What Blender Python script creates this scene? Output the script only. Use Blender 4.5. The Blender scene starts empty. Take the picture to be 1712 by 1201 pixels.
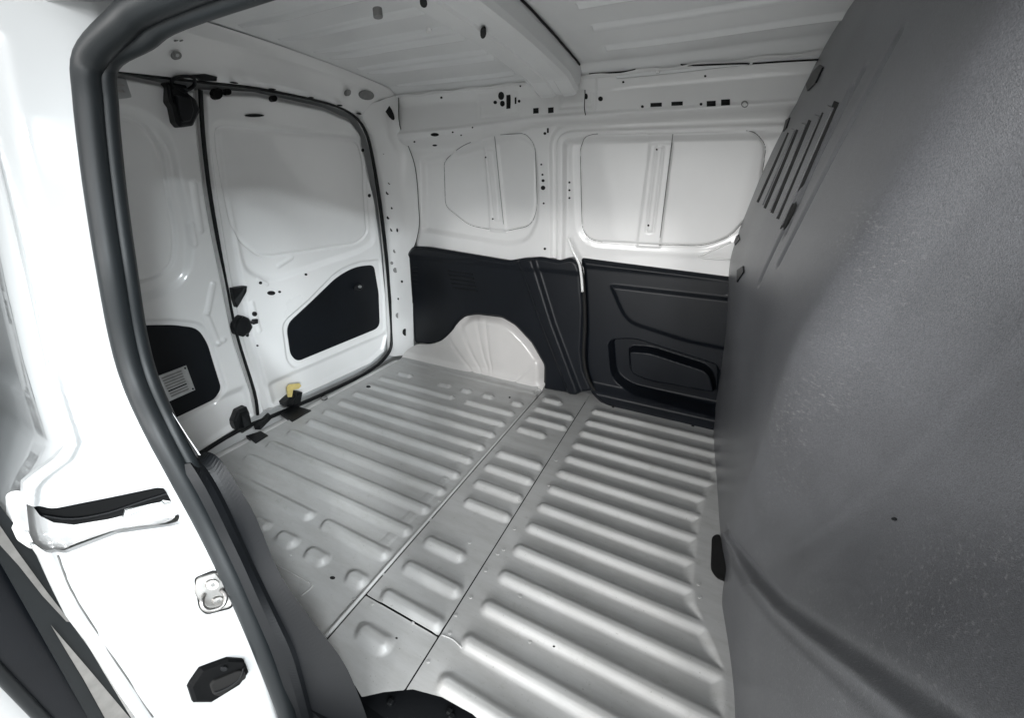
import bpy, math, random
import numpy as np
from mathutils import Matrix, Vector

random.seed(7); np.random.seed(7)
scene = bpy.context.scene
col = scene.collection

# ------------------------------------------------------------------ camera
F_PX, CX, CY = 644.0, 856.0, 600.5            # calibrated on the photograph (1712 x 1201)
def _d(px, py): return np.array([px - CX, py - CY, F_PX])
_rx = -_d(-600, 295); _rx /= np.linalg.norm(_rx)
_ry = _d(1200, 318); _ry -= _rx * (_rx @ _ry); _ry /= np.linalg.norm(_ry)
ROT = np.stack([_rx, _ry, np.cross(_rx, _ry)])  # camera (right, down, forward) -> world
CAM = np.array([0.0, 0.0, 0.92])
cam_data = bpy.data.cameras.new("camera"); cam = bpy.data.objects.new("camera", cam_data)
col.objects.link(cam)
cam_data.sensor_width = 36; cam_data.lens = 36 * F_PX / 1712
cam_data.clip_start = 0.01; cam_data.clip_end = 3000
M = Matrix.Identity(4)
for r in range(3):
    M[r][0] = ROT[r, 0]; M[r][1] = -ROT[r, 1]; M[r][2] = -ROT[r, 2]; M[r][3] = CAM[r]
cam.matrix_world = M
scene.camera = cam

# ------------------------------------------------------------------ light
# added fill lamps and even background, no such sources known; no sky, no sun
world = bpy.data.worlds.new("World"); scene.world = world; world.use_nodes = True
wb = world.node_tree.nodes["Background"]
wb.inputs['Color'].default_value = (.96, .985, 1.0, 1); wb.inputs['Strength'].default_value = 1.2  # even pale ambient added to fill the load bay
def area_lamp(name, loc, target, sx, sy, power, colr):
    d = bpy.data.lights.new(name, 'AREA'); d.shape = 'RECTANGLE'; d.size = sx; d.size_y = sy
    d.energy = power; d.color = colr
    o = bpy.data.objects.new(name, d); col.objects.link(o); o.location = loc
    o.rotation_euler = (Vector(loc) - Vector(target)).to_track_quat('Z', 'Y').to_euler()
    return o
def spot_lamp(name, loc, target, angle, radius, power, colr):
    d = bpy.data.lights.new(name, 'SPOT'); d.spot_size = math.radians(angle); d.spot_blend = .35
    d.shadow_soft_size = radius; d.energy = power; d.color = colr
    o = bpy.data.objects.new(name, d); col.objects.link(o); o.location = loc
    o.rotation_euler = (Vector(loc) - Vector(target)).to_track_quat('Z', 'Y').to_euler()
    return o
area_lamp("side_fill_area", (-2.8, -4.8, 1.7), (-0.3, 1.2, .4), 4.0, 1.8, 310, (1.0, .985, .97))  # added area fill from the side, no window known there
area_lamp("front_fill_area", (2.0, -4.6, 1.7), (-0.8, 1.3, .4), 4.0, 1.8, 150, (.97, .99, 1.0))  # second added area fill, no gate known there
spot_lamp("door_fill_spot", (3.4, -2.6, 1.75), (-.20, .25, .68), 9, .30, 1350, (.90, .965, 1.0))  # added spots, aimed through the door to light the bay and spare the jamb
spot_lamp("door_fill_spot", (4.0, -1.7, 1.75), (-.30, .25, .70), 8, .30, 600, (.88, .96, 1.0))
spot_lamp("door_fill_spot", (1.2, -5.0, 1.9), (-.22, .25, .58), 9.5, .60, 1300, (1.0, .99, .98))
spot_lamp("door_fill_spot", (2.0, -2.4, 2.9), (-.25, .25, .5), 12, .7, 600, (.96, .985, 1.0))
spot_lamp("door_fill_spot", (3.3, -1.35, 2.7), (-.28, .25, .42), 9.5, .4, 1200, (.93, .975, 1.0))

scene.view_settings.view_transform = 'Standard'; scene.view_settings.look = 'None'
scene.view_settings.gamma = 1; scene.view_settings.use_curve_mapping = False
scene.view_settings.exposure = -0.17
scene.render.engine = 'CYCLES'
scene.cycles.use_denoising = True
scene.cycles.max_bounces = 14; scene.cycles.diffuse_bounces = 10; scene.cycles.glossy_bounces = 5
scene.cycles.sample_clamp_indirect = 6

# ------------------------------------------------------------------ materials
def new_mat(name):
    m = bpy.data.materials.new(name); m.use_nodes = True
    b = m.node_tree.nodes["Principled BSDF"]
    return m, m.node_tree, b
def coords(t, scale):
    tc = t.nodes.new("ShaderNodeTexCoord"); mp = t.nodes.new("ShaderNodeMapping")
    mp.inputs['Scale'].default_value = scale
    t.links.new(tc.outputs['Object'], mp.inputs['Vector']); return mp.outputs[0]
def noise(t, vec, scale, detail=4, rough=.55):
    n = t.nodes.new("ShaderNodeTexNoise"); n.inputs['Scale'].default_value = scale
    n.inputs['Detail'].default_value = detail; n.inputs['Roughness'].default_value = rough
    t.links.new(vec, n.inputs['Vector']); return n.outputs['Fac']
def ramp(t, fac, stops):
    r = t.nodes.new("ShaderNodeValToRGB"); e = r.color_ramp.elements
    while len(e) > 1: e.remove(e[-1])
    e[0].position = stops[0][0]; e[0].color = (*stops[0][1], 1)
    for p, c in stops[1:]:
        q = e.new(p); q.color = (*c, 1)
    t.links.new(fac, r.inputs[0]); return r.outputs[0]
def mixc(t, fac, a, b, mode='MIX'):
    m = t.nodes.new("ShaderNodeMix"); m.data_type = 'RGBA'; m.blend_type = mode
    if isinstance(fac, float): m.inputs[0].default_value = fac
    else: t.links.new(fac, m.inputs[0])
    for s, v in ((m.inputs[6], a), (m.inputs[7], b)):
        if isinstance(v, tuple): s.default_value = (*v, 1)
        else: t.links.new(v, s)
    return m.outputs[2]
def bump(t, b, fac, strength, dist):
    n = t.nodes.new("ShaderNodeBump"); n.inputs['Strength'].default_value = strength
    n.inputs['Distance'].default_value = dist
    t.links.new(fac, n.inputs['Height']); t.links.new(n.outputs[0], b.inputs['Normal'])
def paint(name, c, rough, coat, dirt=.08):
    m, t, b = new_mat(name)
    v = coords(t, (1, 1, 1))
    n1 = noise(t, v, 3.2, 5); n2 = noise(t, v, 60, 3)
    dark = tuple(x * (1 - dirt) for x in c)
    cc = ramp(t, n1, [(.35, dark), (.62, c)])
    b.inputs['Base Color'].default_value = (*c, 1); t.links.new(cc, b.inputs['Base Color'])
    rr = ramp(t, n1, [(.3, (rough * 1.25,) * 3), (.7, (rough * .85,) * 3)])
    t.links.new(rr, b.inputs['Roughness'])
    b.inputs['Coat Weight'].default_value = coat; b.inputs['Coat Roughness'].default_value = .09
    bump(t, b, n2, .05, .001)
    return m
WHITE = paint("white_paint", (.87, .868, .86), .32, .9, .04)
JAMBW = paint("dimmed_white_paint", (.57, .585, .59), .3, .4, .03)  # same body white, darkened against the strong light on the jamb
ROOFW = paint("roof_primer_white", (.86, .868, .868), .36, .6, .05)
def floor_mat():
    m, t, b = new_mat("floor_paint")
    v = coords(t, (1, 1, 1)); n1 = noise(t, v, 2.6, 6); n2 = noise(t, v, 90, 4); n3 = noise(t, v, 26, 6, .7)
    c = ramp(t, n1, [(.3, (.45, .455, .452)), (.7, (.52, .522, .515))])
    specks = ramp(t, n3, [(.60, (1, 1, 1)), (.72, (.86, .86, .84))])
    c2 = mixc(t, 1.0, c, specks, 'MULTIPLY')
    v3 = coords(t, (1.0, 5.0, 1.0)); n4 = noise(t, v3, 5.0, 8, .75); n5 = noise(t, v, 210, 2, .5)
    c2 = mixc(t, 1.0, c2, ramp(t, n4, [(.42, (1, 1, 1)), (.62, (.88, .875, .865)), (.74, (.78, .775, .76))]), 'MULTIPLY')
    c2 = mixc(t, 1.0, c2, ramp(t, n5, [(.70, (1, 1, 1)), (.76, (.62, .61, .59))]), 'MULTIPLY')
    t.links.new(c2, b.inputs['Base Color'])
    t.links.new(ramp(t, n3, [(.3, (.28,) * 3), (.7, (.52,) * 3)]), b.inputs['Roughness'])
    b.inputs['Coat Weight'].default_value = .15; b.inputs['Coat Roughness'].default_value = .25
    bump(t, b, n2, .08, .001)
    return m
FLOOR = floor_mat()
def plastic(name, c, rough, grain=900, gs=.25, scuff=0.0, scuff_col=(.3, .3, .3), spec=.5):
    m, t, b = new_mat(name)
    v = coords(t, (1, 1, 1)); n1 = noise(t, v, grain, 3, .6); n2 = noise(t, v, 4, 5)
    lo = tuple(x * .8 for x in c); hi = tuple(x * 1.2 for x in c)
    cc = ramp(t, n2, [(.3, lo), (.7, hi)])
    if scuff:
        g2 = noise(t, v, 520, 2, .6)
        cc = mixc(t, 1.0, cc, ramp(t, g2, [(.3, (.72,) * 3), (.7, (1.2,) * 3)]), 'MULTIPLY')
        v2 = coords(t, (60, 150, 300)); s = noise(t, v2, 1.0, 4, .7)
        mk = noise(t, v, 3.0, 4); mm = t.nodes.new("ShaderNodeMath"); mm.operation = 'MULTIPLY'
        t.links.new(ramp(t, s, [(.56, (0, 0, 0)), (.66, (1, 1, 1))]), mm.inputs[0])
        t.links.new(ramp(t, mk, [(.50, (0, 0, 0)), (.62, (scuff,) * 3)]), mm.inputs[1])
        cc = mixc(t, mm.outputs[0], cc, scuff_col)
    t.links.new(cc, b.inputs['Base Color'])
    b.inputs['Roughness'].default_value = rough
    b.inputs['Specular IOR Level'].default_value = spec
    bump(t, b, n1, gs, .0012)
    return m
BLACKP = plastic("black_plastic", (.006, .007, .0085), .46, 700, .2, spec=.3)
INSERT = plastic("door_insert_plastic", (.0035, .005, .0072), .5, 800, .2, spec=.22)
TRIMP = plastic("charcoal_trim_plastic", (.0055, .0072, .0105), .40, 800, .2, spec=.34)
BULK = plastic("grey_grained_plastic", (.110, .113, .122), .31, 850, .5, .32, (.42, .42, .41), .85)
RUBBER = plastic("seal_rubber", (.012, .015, .017), .46, 500, .10, spec=.42)
HARDB = plastic("black_latch_plastic", (.006, .007, .008), .45, 400, .1, spec=.3)
MATTE = plastic("matte_black_rubber", (.003, .0035, .004), .6, 500, .1, spec=.12)
def simple(name, c, rough, metal=0.0):
    m, t, b = new_mat(name)
    v = coords(t, (1, 1, 1)); n = noise(t, v, 40, 4)
    t.links.new(ramp(t, n, [(.3, tuple(x * .85 for x in c)), (.7, tuple(min(1, x * 1.1) for x in c))]), b.inputs['Base Color'])
    b.inputs['Roughness'].default_value = rough; b.inputs['Metallic'].default_value = metal
    return m
VOID = simple("dark_cavity", (.004, .004, .004), .8)  # black fill standing in for the shade inside holes and slots
STEEL = simple("zinc_steel", (.50, .49, .475), .34, 1.0)
CAST = simple("cast_zinc_plate", (.30, .295, .285), .42, .9)
PLATE = simple("galvanised_plate", (.50, .51, .51), .35, .8)
GREYP = simple("grey_plug", (.23, .23, .225), .5)
YELLOW = simple("yellow_tag", (.72, .58, .22), .5)
ARCHP = paint("arch_primer", (.68, .665, .65), .32, .5, .08)
SEALANT = paint("seam_sealant", (.60, .60, .595), .5, .05, .1)
CONC = simple("ground_concrete", (.68, .68, .67), .85)

# ------------------------------------------------------------------ helpers
GZ = -0.58                                    # ground level; the load floor is z = 0
def ray(px, py): return ROT @ _d(px, py)
def hit(px, py, axis, val):
    r = ray(px, py); t = (val - CAM[axis]) / r[axis]; return CAM + r * t
def link(name, me, mat, parent, smooth=True):
    o = bpy.data.objects.new(name, me); col.objects.link(o)
    if mat: me.materials.append(mat)
    if parent:
        o.parent = parent
        if parent.name == "cargo_van": o.matrix_parent_inverse = Matrix.Translation((0, 0, -GZ))
    if smooth and len(me.polygons): me.polygons.foreach_set('use_smooth', [True] * len(me.polygons))
    return o
def mesh(name, verts, faces, mat, parent, smooth=False):
    me = bpy.data.meshes.new(name)
    me.from_pydata([tuple(map(float, v)) for v in verts], [], [tuple(map(int, f)) for f in faces]); me.update()
    return link(name, me, mat, parent, smooth)
def sstep(x, a, b):
    t = np.clip((np.asarray(x, float) - a) / (b - a), 0, 1); return t * t * (3 - 2 * t)
def fillet(poly, r, n=5):
    """round the corners of a polygon; r one radius or one per corner"""
    P = [np.array(p, float) for p in poly]; N = len(P); out = []
    for i in range(N):
        a, b, c = P[i - 1], P[i], P[(i + 1) % N]
        ri = r[i] if isinstance(r, (list, tuple)) else r
        u = a - b; v = c - b; lu = np.linalg.norm(u); lv = np.linalg.norm(v)
        d = min(ri, lu * .48, lv * .48)
        if d < 1e-6: out.append(b); continue
        p0 = b + u / lu * d; p1 = b + v / lv * d
        for k in range(n + 1):
            t = k / n; out.append((1 - t) ** 2 * p0 + 2 * t * (1 - t) * b + t * t * p1)
    return np.array(out)
def sdf(U, V, poly):
    """signed distance (negative inside) to a polygon in the (u, v) plane"""
    U = np.asarray(U, float); V = np.asarray(V, float)
    if U.size <= 64:
        P = np.asarray(poly, float); Q = np.roll(P, -1, 0); E_ = Q - P; L = np.maximum((E_ ** 2).sum(1), 1e-14)
        u = U.ravel()[None]; v = V.ravel()[None]; ax = P[:, :1]; ay = P[:, 1:]; ex = E_[:, :1]; ey = E_[:, 1:]
        t = np.clip(((u - ax) * ex + (v - ay) * ey) / L[:, None], 0, 1)
        d = np.sqrt(((u - ax - ex * t) ** 2 + (v - ay - ey * t) ** 2).min(0))
        cr = ((ay > v) != (Q[:, 1:] > v)) & (u < ex * (v - ay) / np.where(np.abs(ey) < 1e-12, 1e-12, ey) + ax)
        return np.where(cr.sum(0) % 2 == 1, -d, d).reshape(U.shape)
    d2 = np.full(U.shape, 1e9); inside = np.zeros(U.shape, bool); N = len(poly)
    for i in range(N):
        ax, ay = poly[i]; bx, by = poly[(i + 1) % N]
        ex, ey = bx - ax, by - ay; wx = U - ax; wy = V - ay
        L = ex * ex + ey * ey
        if L < 1e-14: continue
        t = np.clip((wx * ex + wy * ey) / L, 0, 1)
        d2 = np.minimum(d2, (wx - ex * t) ** 2 + (wy - ey * t) ** 2)
        c = (ay > V) != (by > V)
        if abs(ey) > 1e-12: inside ^= c & (U < ex * (V - ay) / ey + ax)
    d = np.sqrt(d2); return np.where(inside, -d, d)
def seg(U, V, a, b):
    ex, ey = b[0] - a[0], b[1] - a[1]; L = ex * ex + ey * ey + 1e-12
    t = np.clip(((U - a[0]) * ex + (V - a[1]) * ey) / L, 0, 1)
    return np.hypot(U - a[0] - ex * t, V - a[1] - ey * t)
def polyline_d(U, V, pts):
    d = np.full(np.shape(U), 1e9)
    for a, b in zip(pts[:-1], pts[1:]): d = np.minimum(d, seg(U, V, a, b))
    return d
def smooth_interp(xs, ys, w):
    t = np.linspace(xs[0] - 3 * w, xs[-1] + 3 * w, 800); y = np.interp(t, xs, ys)
    k = np.exp(-.5 * (np.arange(-120, 121) * (t[1] - t[0]) / w) ** 2); k /= k.sum()
    yp = np.pad(y, 120, mode='edge'); y = np.convolve(yp, k, 'valid')
    return lambda q: np.interp(q, t, y)

class Surf:
    """a sheet given as a height field: coordinate `axis` as a function of the other two"""
    def __init__(s, axis, base, relief=None, sign=-1):
        s.axis = axis; s.uv = [k for k in range(3) if k != axis]
        s.base = base; s.relief = relief; s.sign = sign       # sign: direction of the visible side along axis
    def f(s, u, v):
        u, v = np.broadcast_arrays(np.asarray(u, float), np.asarray(v, float))
        if u.ndim == 0: return s.f(u[None], v[None])[0]
        w = s.base(u, v)
        return w + s.relief(u, v) if s.relief else w
    def to3(s, u, v, w):
        p = [None] * 3; p[s.uv[0]] = u; p[s.uv[1]] = v; p[s.axis] = w
        return np.stack(np.broadcast_arrays(*p), -1)
    def pxm(s, pts, off=0.0, fn=None):
        """photo pixels -> points on the sheet (all at once)"""
        fn = fn or s.f; pts = np.asarray(pts, float).reshape(-1, 2)
        R_ = np.stack([pts[:, 0] - CX, pts[:, 1] - CY, np.full(len(pts), F_PX)], -1) @ ROT.T
        w = np.full(len(pts), float(np.ravel(s.base(np.array([0.]), np.array([.5])))[0]))
        for _ in range(22):
            P = CAM + R_ * ((w - CAM[s.axis]) / R_[:, s.axis])[:, None]
            w2 = fn(P[:, s.uv[0]], P[:, s.uv[1]]) + off * s.sign
            if np.abs(w2 - w).max() < 1e-6: break
            w = .4 * w + .6 * w2
        return CAM + R_ * ((w - CAM[s.axis]) / R_[:, s.axis])[:, None]
    def px(s, x, y, off=0.0, fn=None): return s.pxm([(x, y)], off, fn)[0]
    def puv(s, pts): return s.pxm(pts, fn=s.base)[:, s.uv]
    def grid(s, name, u0, u1, v0, v1, res, mat, parent, clip=None, ids=None, skirt=0.0):
        nu = max(2, int(round((u1 - u0) / res)) + 1); nv = max(2, int(round((v1 - v0) / res)) + 1)
        U, V = np.meshgrid(np.linspace(u0, u1, nu), np.linspace(v0, v1, nv), indexing='ij')
        idx = np.arange(nu * nv).reshape(nu, nv)
        q = np.stack([idx[:-1, :-1], idx[1:, :-1], idx[1:, 1:], idx[:-1, 1:]], -1).reshape(-1, 4)
        Uf, Vf = U.ravel().copy(), V.ravel().copy()
        keep = np.ones(len(q), bool)
        if clip is not None:
            cu = Uf[q].mean(1); cv = Vf[q].mean(1)
            keep = clip(cu, cv) < 0
            q = q[keep]
            e = np.sort(np.concatenate([q[:, [0, 1]], q[:, [1, 2]], q[:, [2, 3]], q[:, [3, 0]]]), 1)
            ue, cnt = np.unique(e, axis=0, return_counts=True)
            bv = np.unique(ue[cnt == 1])
            h = res * .1
            for _ in range(3):
                b_ = clip(Uf[bv], Vf[bv])
                gu = (clip(Uf[bv] + h, Vf[bv]) - b_) / h; gv = (clip(Uf[bv], Vf[bv] + h) - b_) / h
                g2 = np.maximum(gu * gu + gv * gv, .3)
                stp = np.clip(b_, -res, res)
                Uf[bv] -= stp * gu / g2; Vf[bv] -= stp * gv / g2
        W = s.f(Uf, Vf); P3 = s.to3(Uf, Vf, W)
        cu = Uf[q].mean(1); cv = Vf[q].mean(1)
        idv = ids(cu, cv) if ids is not None else np.zeros(len(q), int)
        # normals from the height field so that split pieces shade as one sheet
        h = res
        fu = (s.f(Uf + h, Vf) - s.f(Uf - h, Vf)) / (2 * h); fv = (s.f(Uf, Vf + h) - s.f(Uf, Vf - h)) / (2 * h)
        Nn = s.to3(-fu, -fv, np.ones_like(fu)) * s.sign
        Nn /= np.linalg.norm(Nn, axis=1)[:, None]
        if (-1 if s.axis == 1 else 1) * s.sign < 0: q = q[:, ::-1]
        out = {}
        for k in np.unique(idv):
            qq = q[idv == k]; used, inv = np.unique(qq, return_inverse=True); qq = inv.reshape(-1, 4)
            vs = P3[used]; nn = Nn[used]; faces = qq
            if skirt:
                ee = np.concatenate([qq[:, [0, 1]], qq[:, [1, 2]], qq[:, [2, 3]], qq[:, [3, 0]]])
                key = np.sort(ee, 1); _, first, cnt = np.unique(key, axis=0, return_index=True, return_counts=True)
                be = ee[first[cnt == 1]]; n0 = len(vs); m = len(be)
                A = vs[be[:, 0]]; B = vs[be[:, 1]]; dv = np.zeros(3); dv[s.axis] = -s.sign * skirt
                vs = np.concatenate([vs, A, B, B + dv, A + dv])
                sn = np.cross(B - A, np.broadcast_to(dv, A.shape)); sn /= np.maximum(np.linalg.norm(sn, axis=1), 1e-9)[:, None]
                nn = np.concatenate([nn, -sn, -sn, -sn, -sn])
                i = np.arange(m)
                faces = np.concatenate([qq, np.stack([n0 + m + i, n0 + i, n0 + 3 * m + i, n0 + 2 * m + i], -1)])
            nm = name if not isinstance(name, dict) else name.get(int(k), name[0])
            me = bpy.data.meshes.new(nm if isinstance(nm, str) else nm)
            me.vertices.add(len(vs)); me.vertices.foreach_set('co', vs.astype(np.float32).ravel())
            me.loops.add(faces.size); me.loops.foreach_set('vertex_index', faces.astype(np.int32).ravel())
            me.polygons.add(len(faces)); me.polygons.foreach_set('loop_start', np.arange(0, faces.size, 4, dtype=np.int32))
            me.update(calc_edges=True)
            me.polygons.foreach_set('use_smooth', [True] * len(faces))
            me.normals_split_custom_set_from_vertices([tuple(x) for x in nn])
            par = parent if not isinstance(parent, dict) else parent.get(int(k), parent[0])
            mt = mat if not isinstance(mat, dict) else mat.get(int(k), mat[0])
            if callable(par): par = par(out)
            out[int(k)] = link(nm, me, mt, par, smooth=False)
        return out
    def plate(s, name, pxpoly, h, mat, parent, rnd=0, cham=.0012, sink=.004, nseg=4, off=0.0):
        """a solid plate whose outline is traced on the sheet, standing h proud of it"""
        pp = fillet(pxpoly, rnd, nseg) if rnd else np.array(pxpoly, float)
        ring0 = s.pxm(pp, off); n = len(ring0)
        nrm = np.zeros(3); nrm[s.axis] = s.sign
        c = ring0.mean(0); lo = ring0 - nrm * sink
        cm = min(cham, .3 * np.linalg.norm(ring0 - c, axis=1).min())
        dirs = (c - ring0) / np.maximum(np.linalg.norm(c - ring0, axis=1), 1e-9)[:, None]
        mid = ring0 + nrm * max(h - cm, h * .4); top = ring0 + dirs * cm + nrm * h
        vs = np.concatenate([lo, mid, top]); fs = []
        for i in range(n):
            j = (i + 1) % n
            fs += [(i, j, n + j, n + i), (n + i, n + j, 2 * n + j, 2 * n + i)]
        fs.append(tuple(range(2 * n, 3 * n)))
        return mesh(name, vs, fs, mat, parent)
    def hole(s, x, y, rx, ry=None, ang=0, parent=None, mat=None, name="punched_hole", n=12, h=.0012):
        ry = ry or rx; a = math.radians(ang); pp = []
        for k in range(n):
            t = 2 * math.pi * k / n; u = rx * math.cos(t); v = ry * math.sin(t)
            pp.append((x + u * math.cos(a) - v * math.sin(a), y + u * math.sin(a) + v * math.cos(a)))
        return s.plate(name, pp, h, mat or VOID, parent, cham=.0003, sink=.002)
    def strip(s, name, a, b, w0, w1, h, mat, parent, n=12, sink=.003):
        a = np.array(a, float); b = np.array(b, float); t = np.linspace(0, 1, n)[:, None]
        c = a * (1 - t) + b * t; w = w0 * (1 - t) + w1 * t
        d = (b - a) / np.linalg.norm(b - a); nn = np.array([-d[1], d[0]])
        L = s.pxm(c - nn * w, h); R_ = s.pxm(c + nn * w, h); dv = np.zeros(3); dv[s.axis] = -s.sign * (h + sink)
        vs = np.concatenate([L, R_, L + dv, R_ + dv]); fs = []
        for i in range(n - 1):
            fs += [(i, i + 1, n + i + 1, n + i), (2 * n + i, 2 * n + i + 1, i + 1, i), (n + i, n + i + 1, 3 * n + i + 1, 3 * n + i)]
        fs += [(0, n, 3 * n, 2 * n), (n - 1, 2 * n - 1, 4 * n - 1, 3 * n - 1)]
        return mesh(name, vs, fs, mat, parent)
    def outline(s, name, uvpoly, r, mat, parent, closed=True, off=.0):
        U = np.array([p[0] for p in uvpoly]); V = np.array([p[1] for p in uvpoly]); W = s.f(U, V) + off * s.sign
        return tube(name, list(s.to3(U, V, W)), r, mat, parent, n=6, closed=closed, sub=1)
    def rect(s, x, y, w, hh, parent, skew=0, mat=None, name="punched_hole"):
        return s.plate(name, [(x - w / 2, y - hh / 2 + skew), (x + w / 2, y - hh / 2 - skew), (x + w / 2, y + hh / 2 - skew), (x - w / 2, y + hh / 2 + skew)], .0012, mat or VOID, parent, cham=.0003, sink=.002)

def tube(name, pts, r, mat, parent, n=10, closed=False, sub=4, flat=None):
    """round bar through points (Catmull-Rom smoothed); r a radius or one per point"""
    P = np.array(pts, float); N = len(P); rr = np.array([r] * N if np.isscalar(r) else r, float)
    C = []; R_ = []
    rng = range(N if closed else N - 1)
    g = (lambda i: P[i % N]) if closed else (lambda i: P[min(max(i, 0), N - 1)])
    for i in rng:
        p0, p1, p2, p3 = g(i - 1), g(i), g(i + 1), g(i + 2)
        for k in range(sub):
            t = k / sub
            C.append(.5 * (2 * p1 + (p2 - p0) * t + (2 * p0 - 5 * p1 + 4 * p2 - p3) * t * t + (3 * p1 - p0 - 3 * p2 + p3) * t ** 3))
            R_.append(rr[i % N] * (1 - t) + rr[(i + 1) % N] * t)
    if not closed: C.append(P[-1]); R_.append(rr[-1])
    C = np.array(C); m = len(C)
    T = np.roll(C, -1, 0) - np.roll(C, 1, 0)
    if not closed: T[0] = C[1] - C[0]; T[-1] = C[-1] - C[-2]
    T /= np.linalg.norm(T, axis=1)[:, None]
    ref = np.array([0, 0, 1.]) if abs(T[0][2]) < .9 else np.array([0, 1., 0])
    vs = []; fs = []; nv = None
    for i in range(m):
        nv = ref if nv is None else nv
        nv = nv - T[i] * (nv @ T[i]); nv /= np.linalg.norm(nv); bv = np.cross(T[i], nv)
        for k in range(n):
            a = 2 * math.pi * k / n; vs.append(C[i] + R_[i] * (math.cos(a) * nv + math.sin(a) * bv))
    for i in range(m if closed else m - 1):
        for k in range(n):
            j = (i + 1) % m; fs.append((i * n + k, i * n + (k + 1) % n, j * n + (k + 1) % n, j * n + k))
    if not closed:
        fs.append(tuple(range(n))[::-1]); fs.append(tuple((m - 1) * n + k for k in range(n)))
    return mesh(name, vs, fs, mat, parent, smooth=True)
def box(name, lo, hi, mat, parent, bev=.002):
    lo = np.array(lo, float); hi = np.array(hi, float); b = min(bev, .3 * (hi - lo).min())
    vs = []; fs = []
    import itertools
    import bmesh
    bm = bmesh.new(); bmesh.ops.create_cube(bm, size=1)
    for v in bm.verts: v.co = Vector(((lo + hi) / 2 + np.array(v.co) * (hi - lo)))
    if b > 1e-5: bmesh.ops.bevel(bm, geom=bm.edges[:], offset=b, segments=2, profile=.5, affect='EDGES')
    me = bpy.data.meshes.new(name); bm.to_mesh(me); bm.free()
    return link(name, me, mat, parent, smooth=False)
def loft(name, rows, mat, parent, smooth=True):
    rows = [np.array(r, float) for r in rows]; n = len(rows[0]); vs = np.concatenate(rows); fs = []
    for i in range(len(rows) - 1):
        for k in range(n - 1):
            fs.append((i * n + k, i * n + k + 1, (i + 1) * n + k + 1, (i + 1) * n + k))
    return mesh(name, vs, fs, mat, parent, smooth)
def resample(pts, n):
    P = np.array(pts, float); d = np.r_[0, np.cumsum(np.linalg.norm(np.diff(P, axis=0), axis=1))]
    t = np.linspace(0, d[-1], n); return np.stack([np.interp(t, d, P[:, k]) for k in range(P.shape[1])], -1)
def empty(name, loc=(0, 0, 0), parent=None):
    o = bpy.data.objects.new(name, None); col.objects.link(o); o.location = loc; o.empty_display_size = .1
    if parent: o.parent = parent
    return o

# ================================================================== the setting
def ground():
    n = 60; xs = np.concatenate([[-900, -300, -80, -30], np.linspace(-12, 12, 25), [30, 80, 300, 900]])
    vs = [(x, y, GZ + (.004 * random.uniform(-1, 1) if abs(x) < 12 and abs(y) < 12 else 0)) for x in xs for y in xs]
    m = len(xs); fs = [(i * m + j, (i + 1) * m + j, (i + 1) * m + j + 1, i * m + j + 1) for i in range(m - 1) for j in range(m - 1)]
    o = mesh("ground", vs, fs, CONC, None); o["kind"] = "structure"
    o["label"] = "pale concrete ground beneath the open van"; o["category"] = "ground"
ground()

# ================================================================== the van
van = empty("cargo_van", (0, 0, GZ))
VAN = van
van["label"] = "white panel van seen through its open sliding door into the empty load bay"
van["category"] = "van"

# ------------------------------------------------------------------ floor
RY = [.345, .432, .519, .607, .696, .783, .870, .958, 1.045, 1.135, 1.225, 1.316, 1.405, 1.503]
RIB_H = .0140
RIBS = []                                          # (x0, x1, y, panel)  panel 0 rear 1 middle 2 front 3 middle-near
for k in range(14): RIBS.append((-.322, .22, RY[k], 2))
for x0, x1, k in [(-.56, -.462, 13), (-.563, -.376, 12), (-.563, -.376, 11), (-.565, -.432, 10), (-.563, -.376, 8), (-.565, -.376, 7),
                  (-.556, -.376, 6), (-.54, -.374, 5), (-.562, -.426, 3), (-.56, -.38, 2), (-.556, -.374, 1)]: RIBS.append((x0, x1, RY[k], 1))
RIBS.append((-.545, -.452, RY[0], 3))
for x0, x1, k in [(-1.355, -1.262, 12), (-1.40, -.938, 11), (-1.398, -.62, 10), (-1.395, -.62, 9), (-1.39, -.618, 8), (-1.385, -.618, 7),
                  (-1.378, -.616, 6), (-1.38, -.616, 5), (-1.38, -.614, 4), (-1.377, -.61, 3), (-1.34, -.912, 2), (-.868, -.612, 2),
                  (-1.09, -1.017, 12), (-.954, -.897, 12), (-.836, -.772, 12), (-.878, -.62, 11), (-.682, -.62, 12),
                  (-1.06, -.99, 1), (-.945, -.868, 1), (-.825, -.748, 1), (-.672, -.608, 1)]: RIBS.append((x0, x1, RY[k], 0))
LEDGE = [(.196, 1.66), (.193, 1.46), (.186, 1.25), (.150, 1.13), (.135, 1.0), (.128, .80), (.136, .742), (.197, .616), (.196, .53), (.196, .2)]
def rib_d(x, y, r):
    w = .0125 if r[1] - r[0] > .12 else .015
    c0 = r[0] + .02; c1 = r[1] - .02
    if r[3] == 2: c1 = .3
    return seg(x, y, (c0, r[2]), (max(c1, c0 + .002), r[2])) - w * .45
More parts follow.
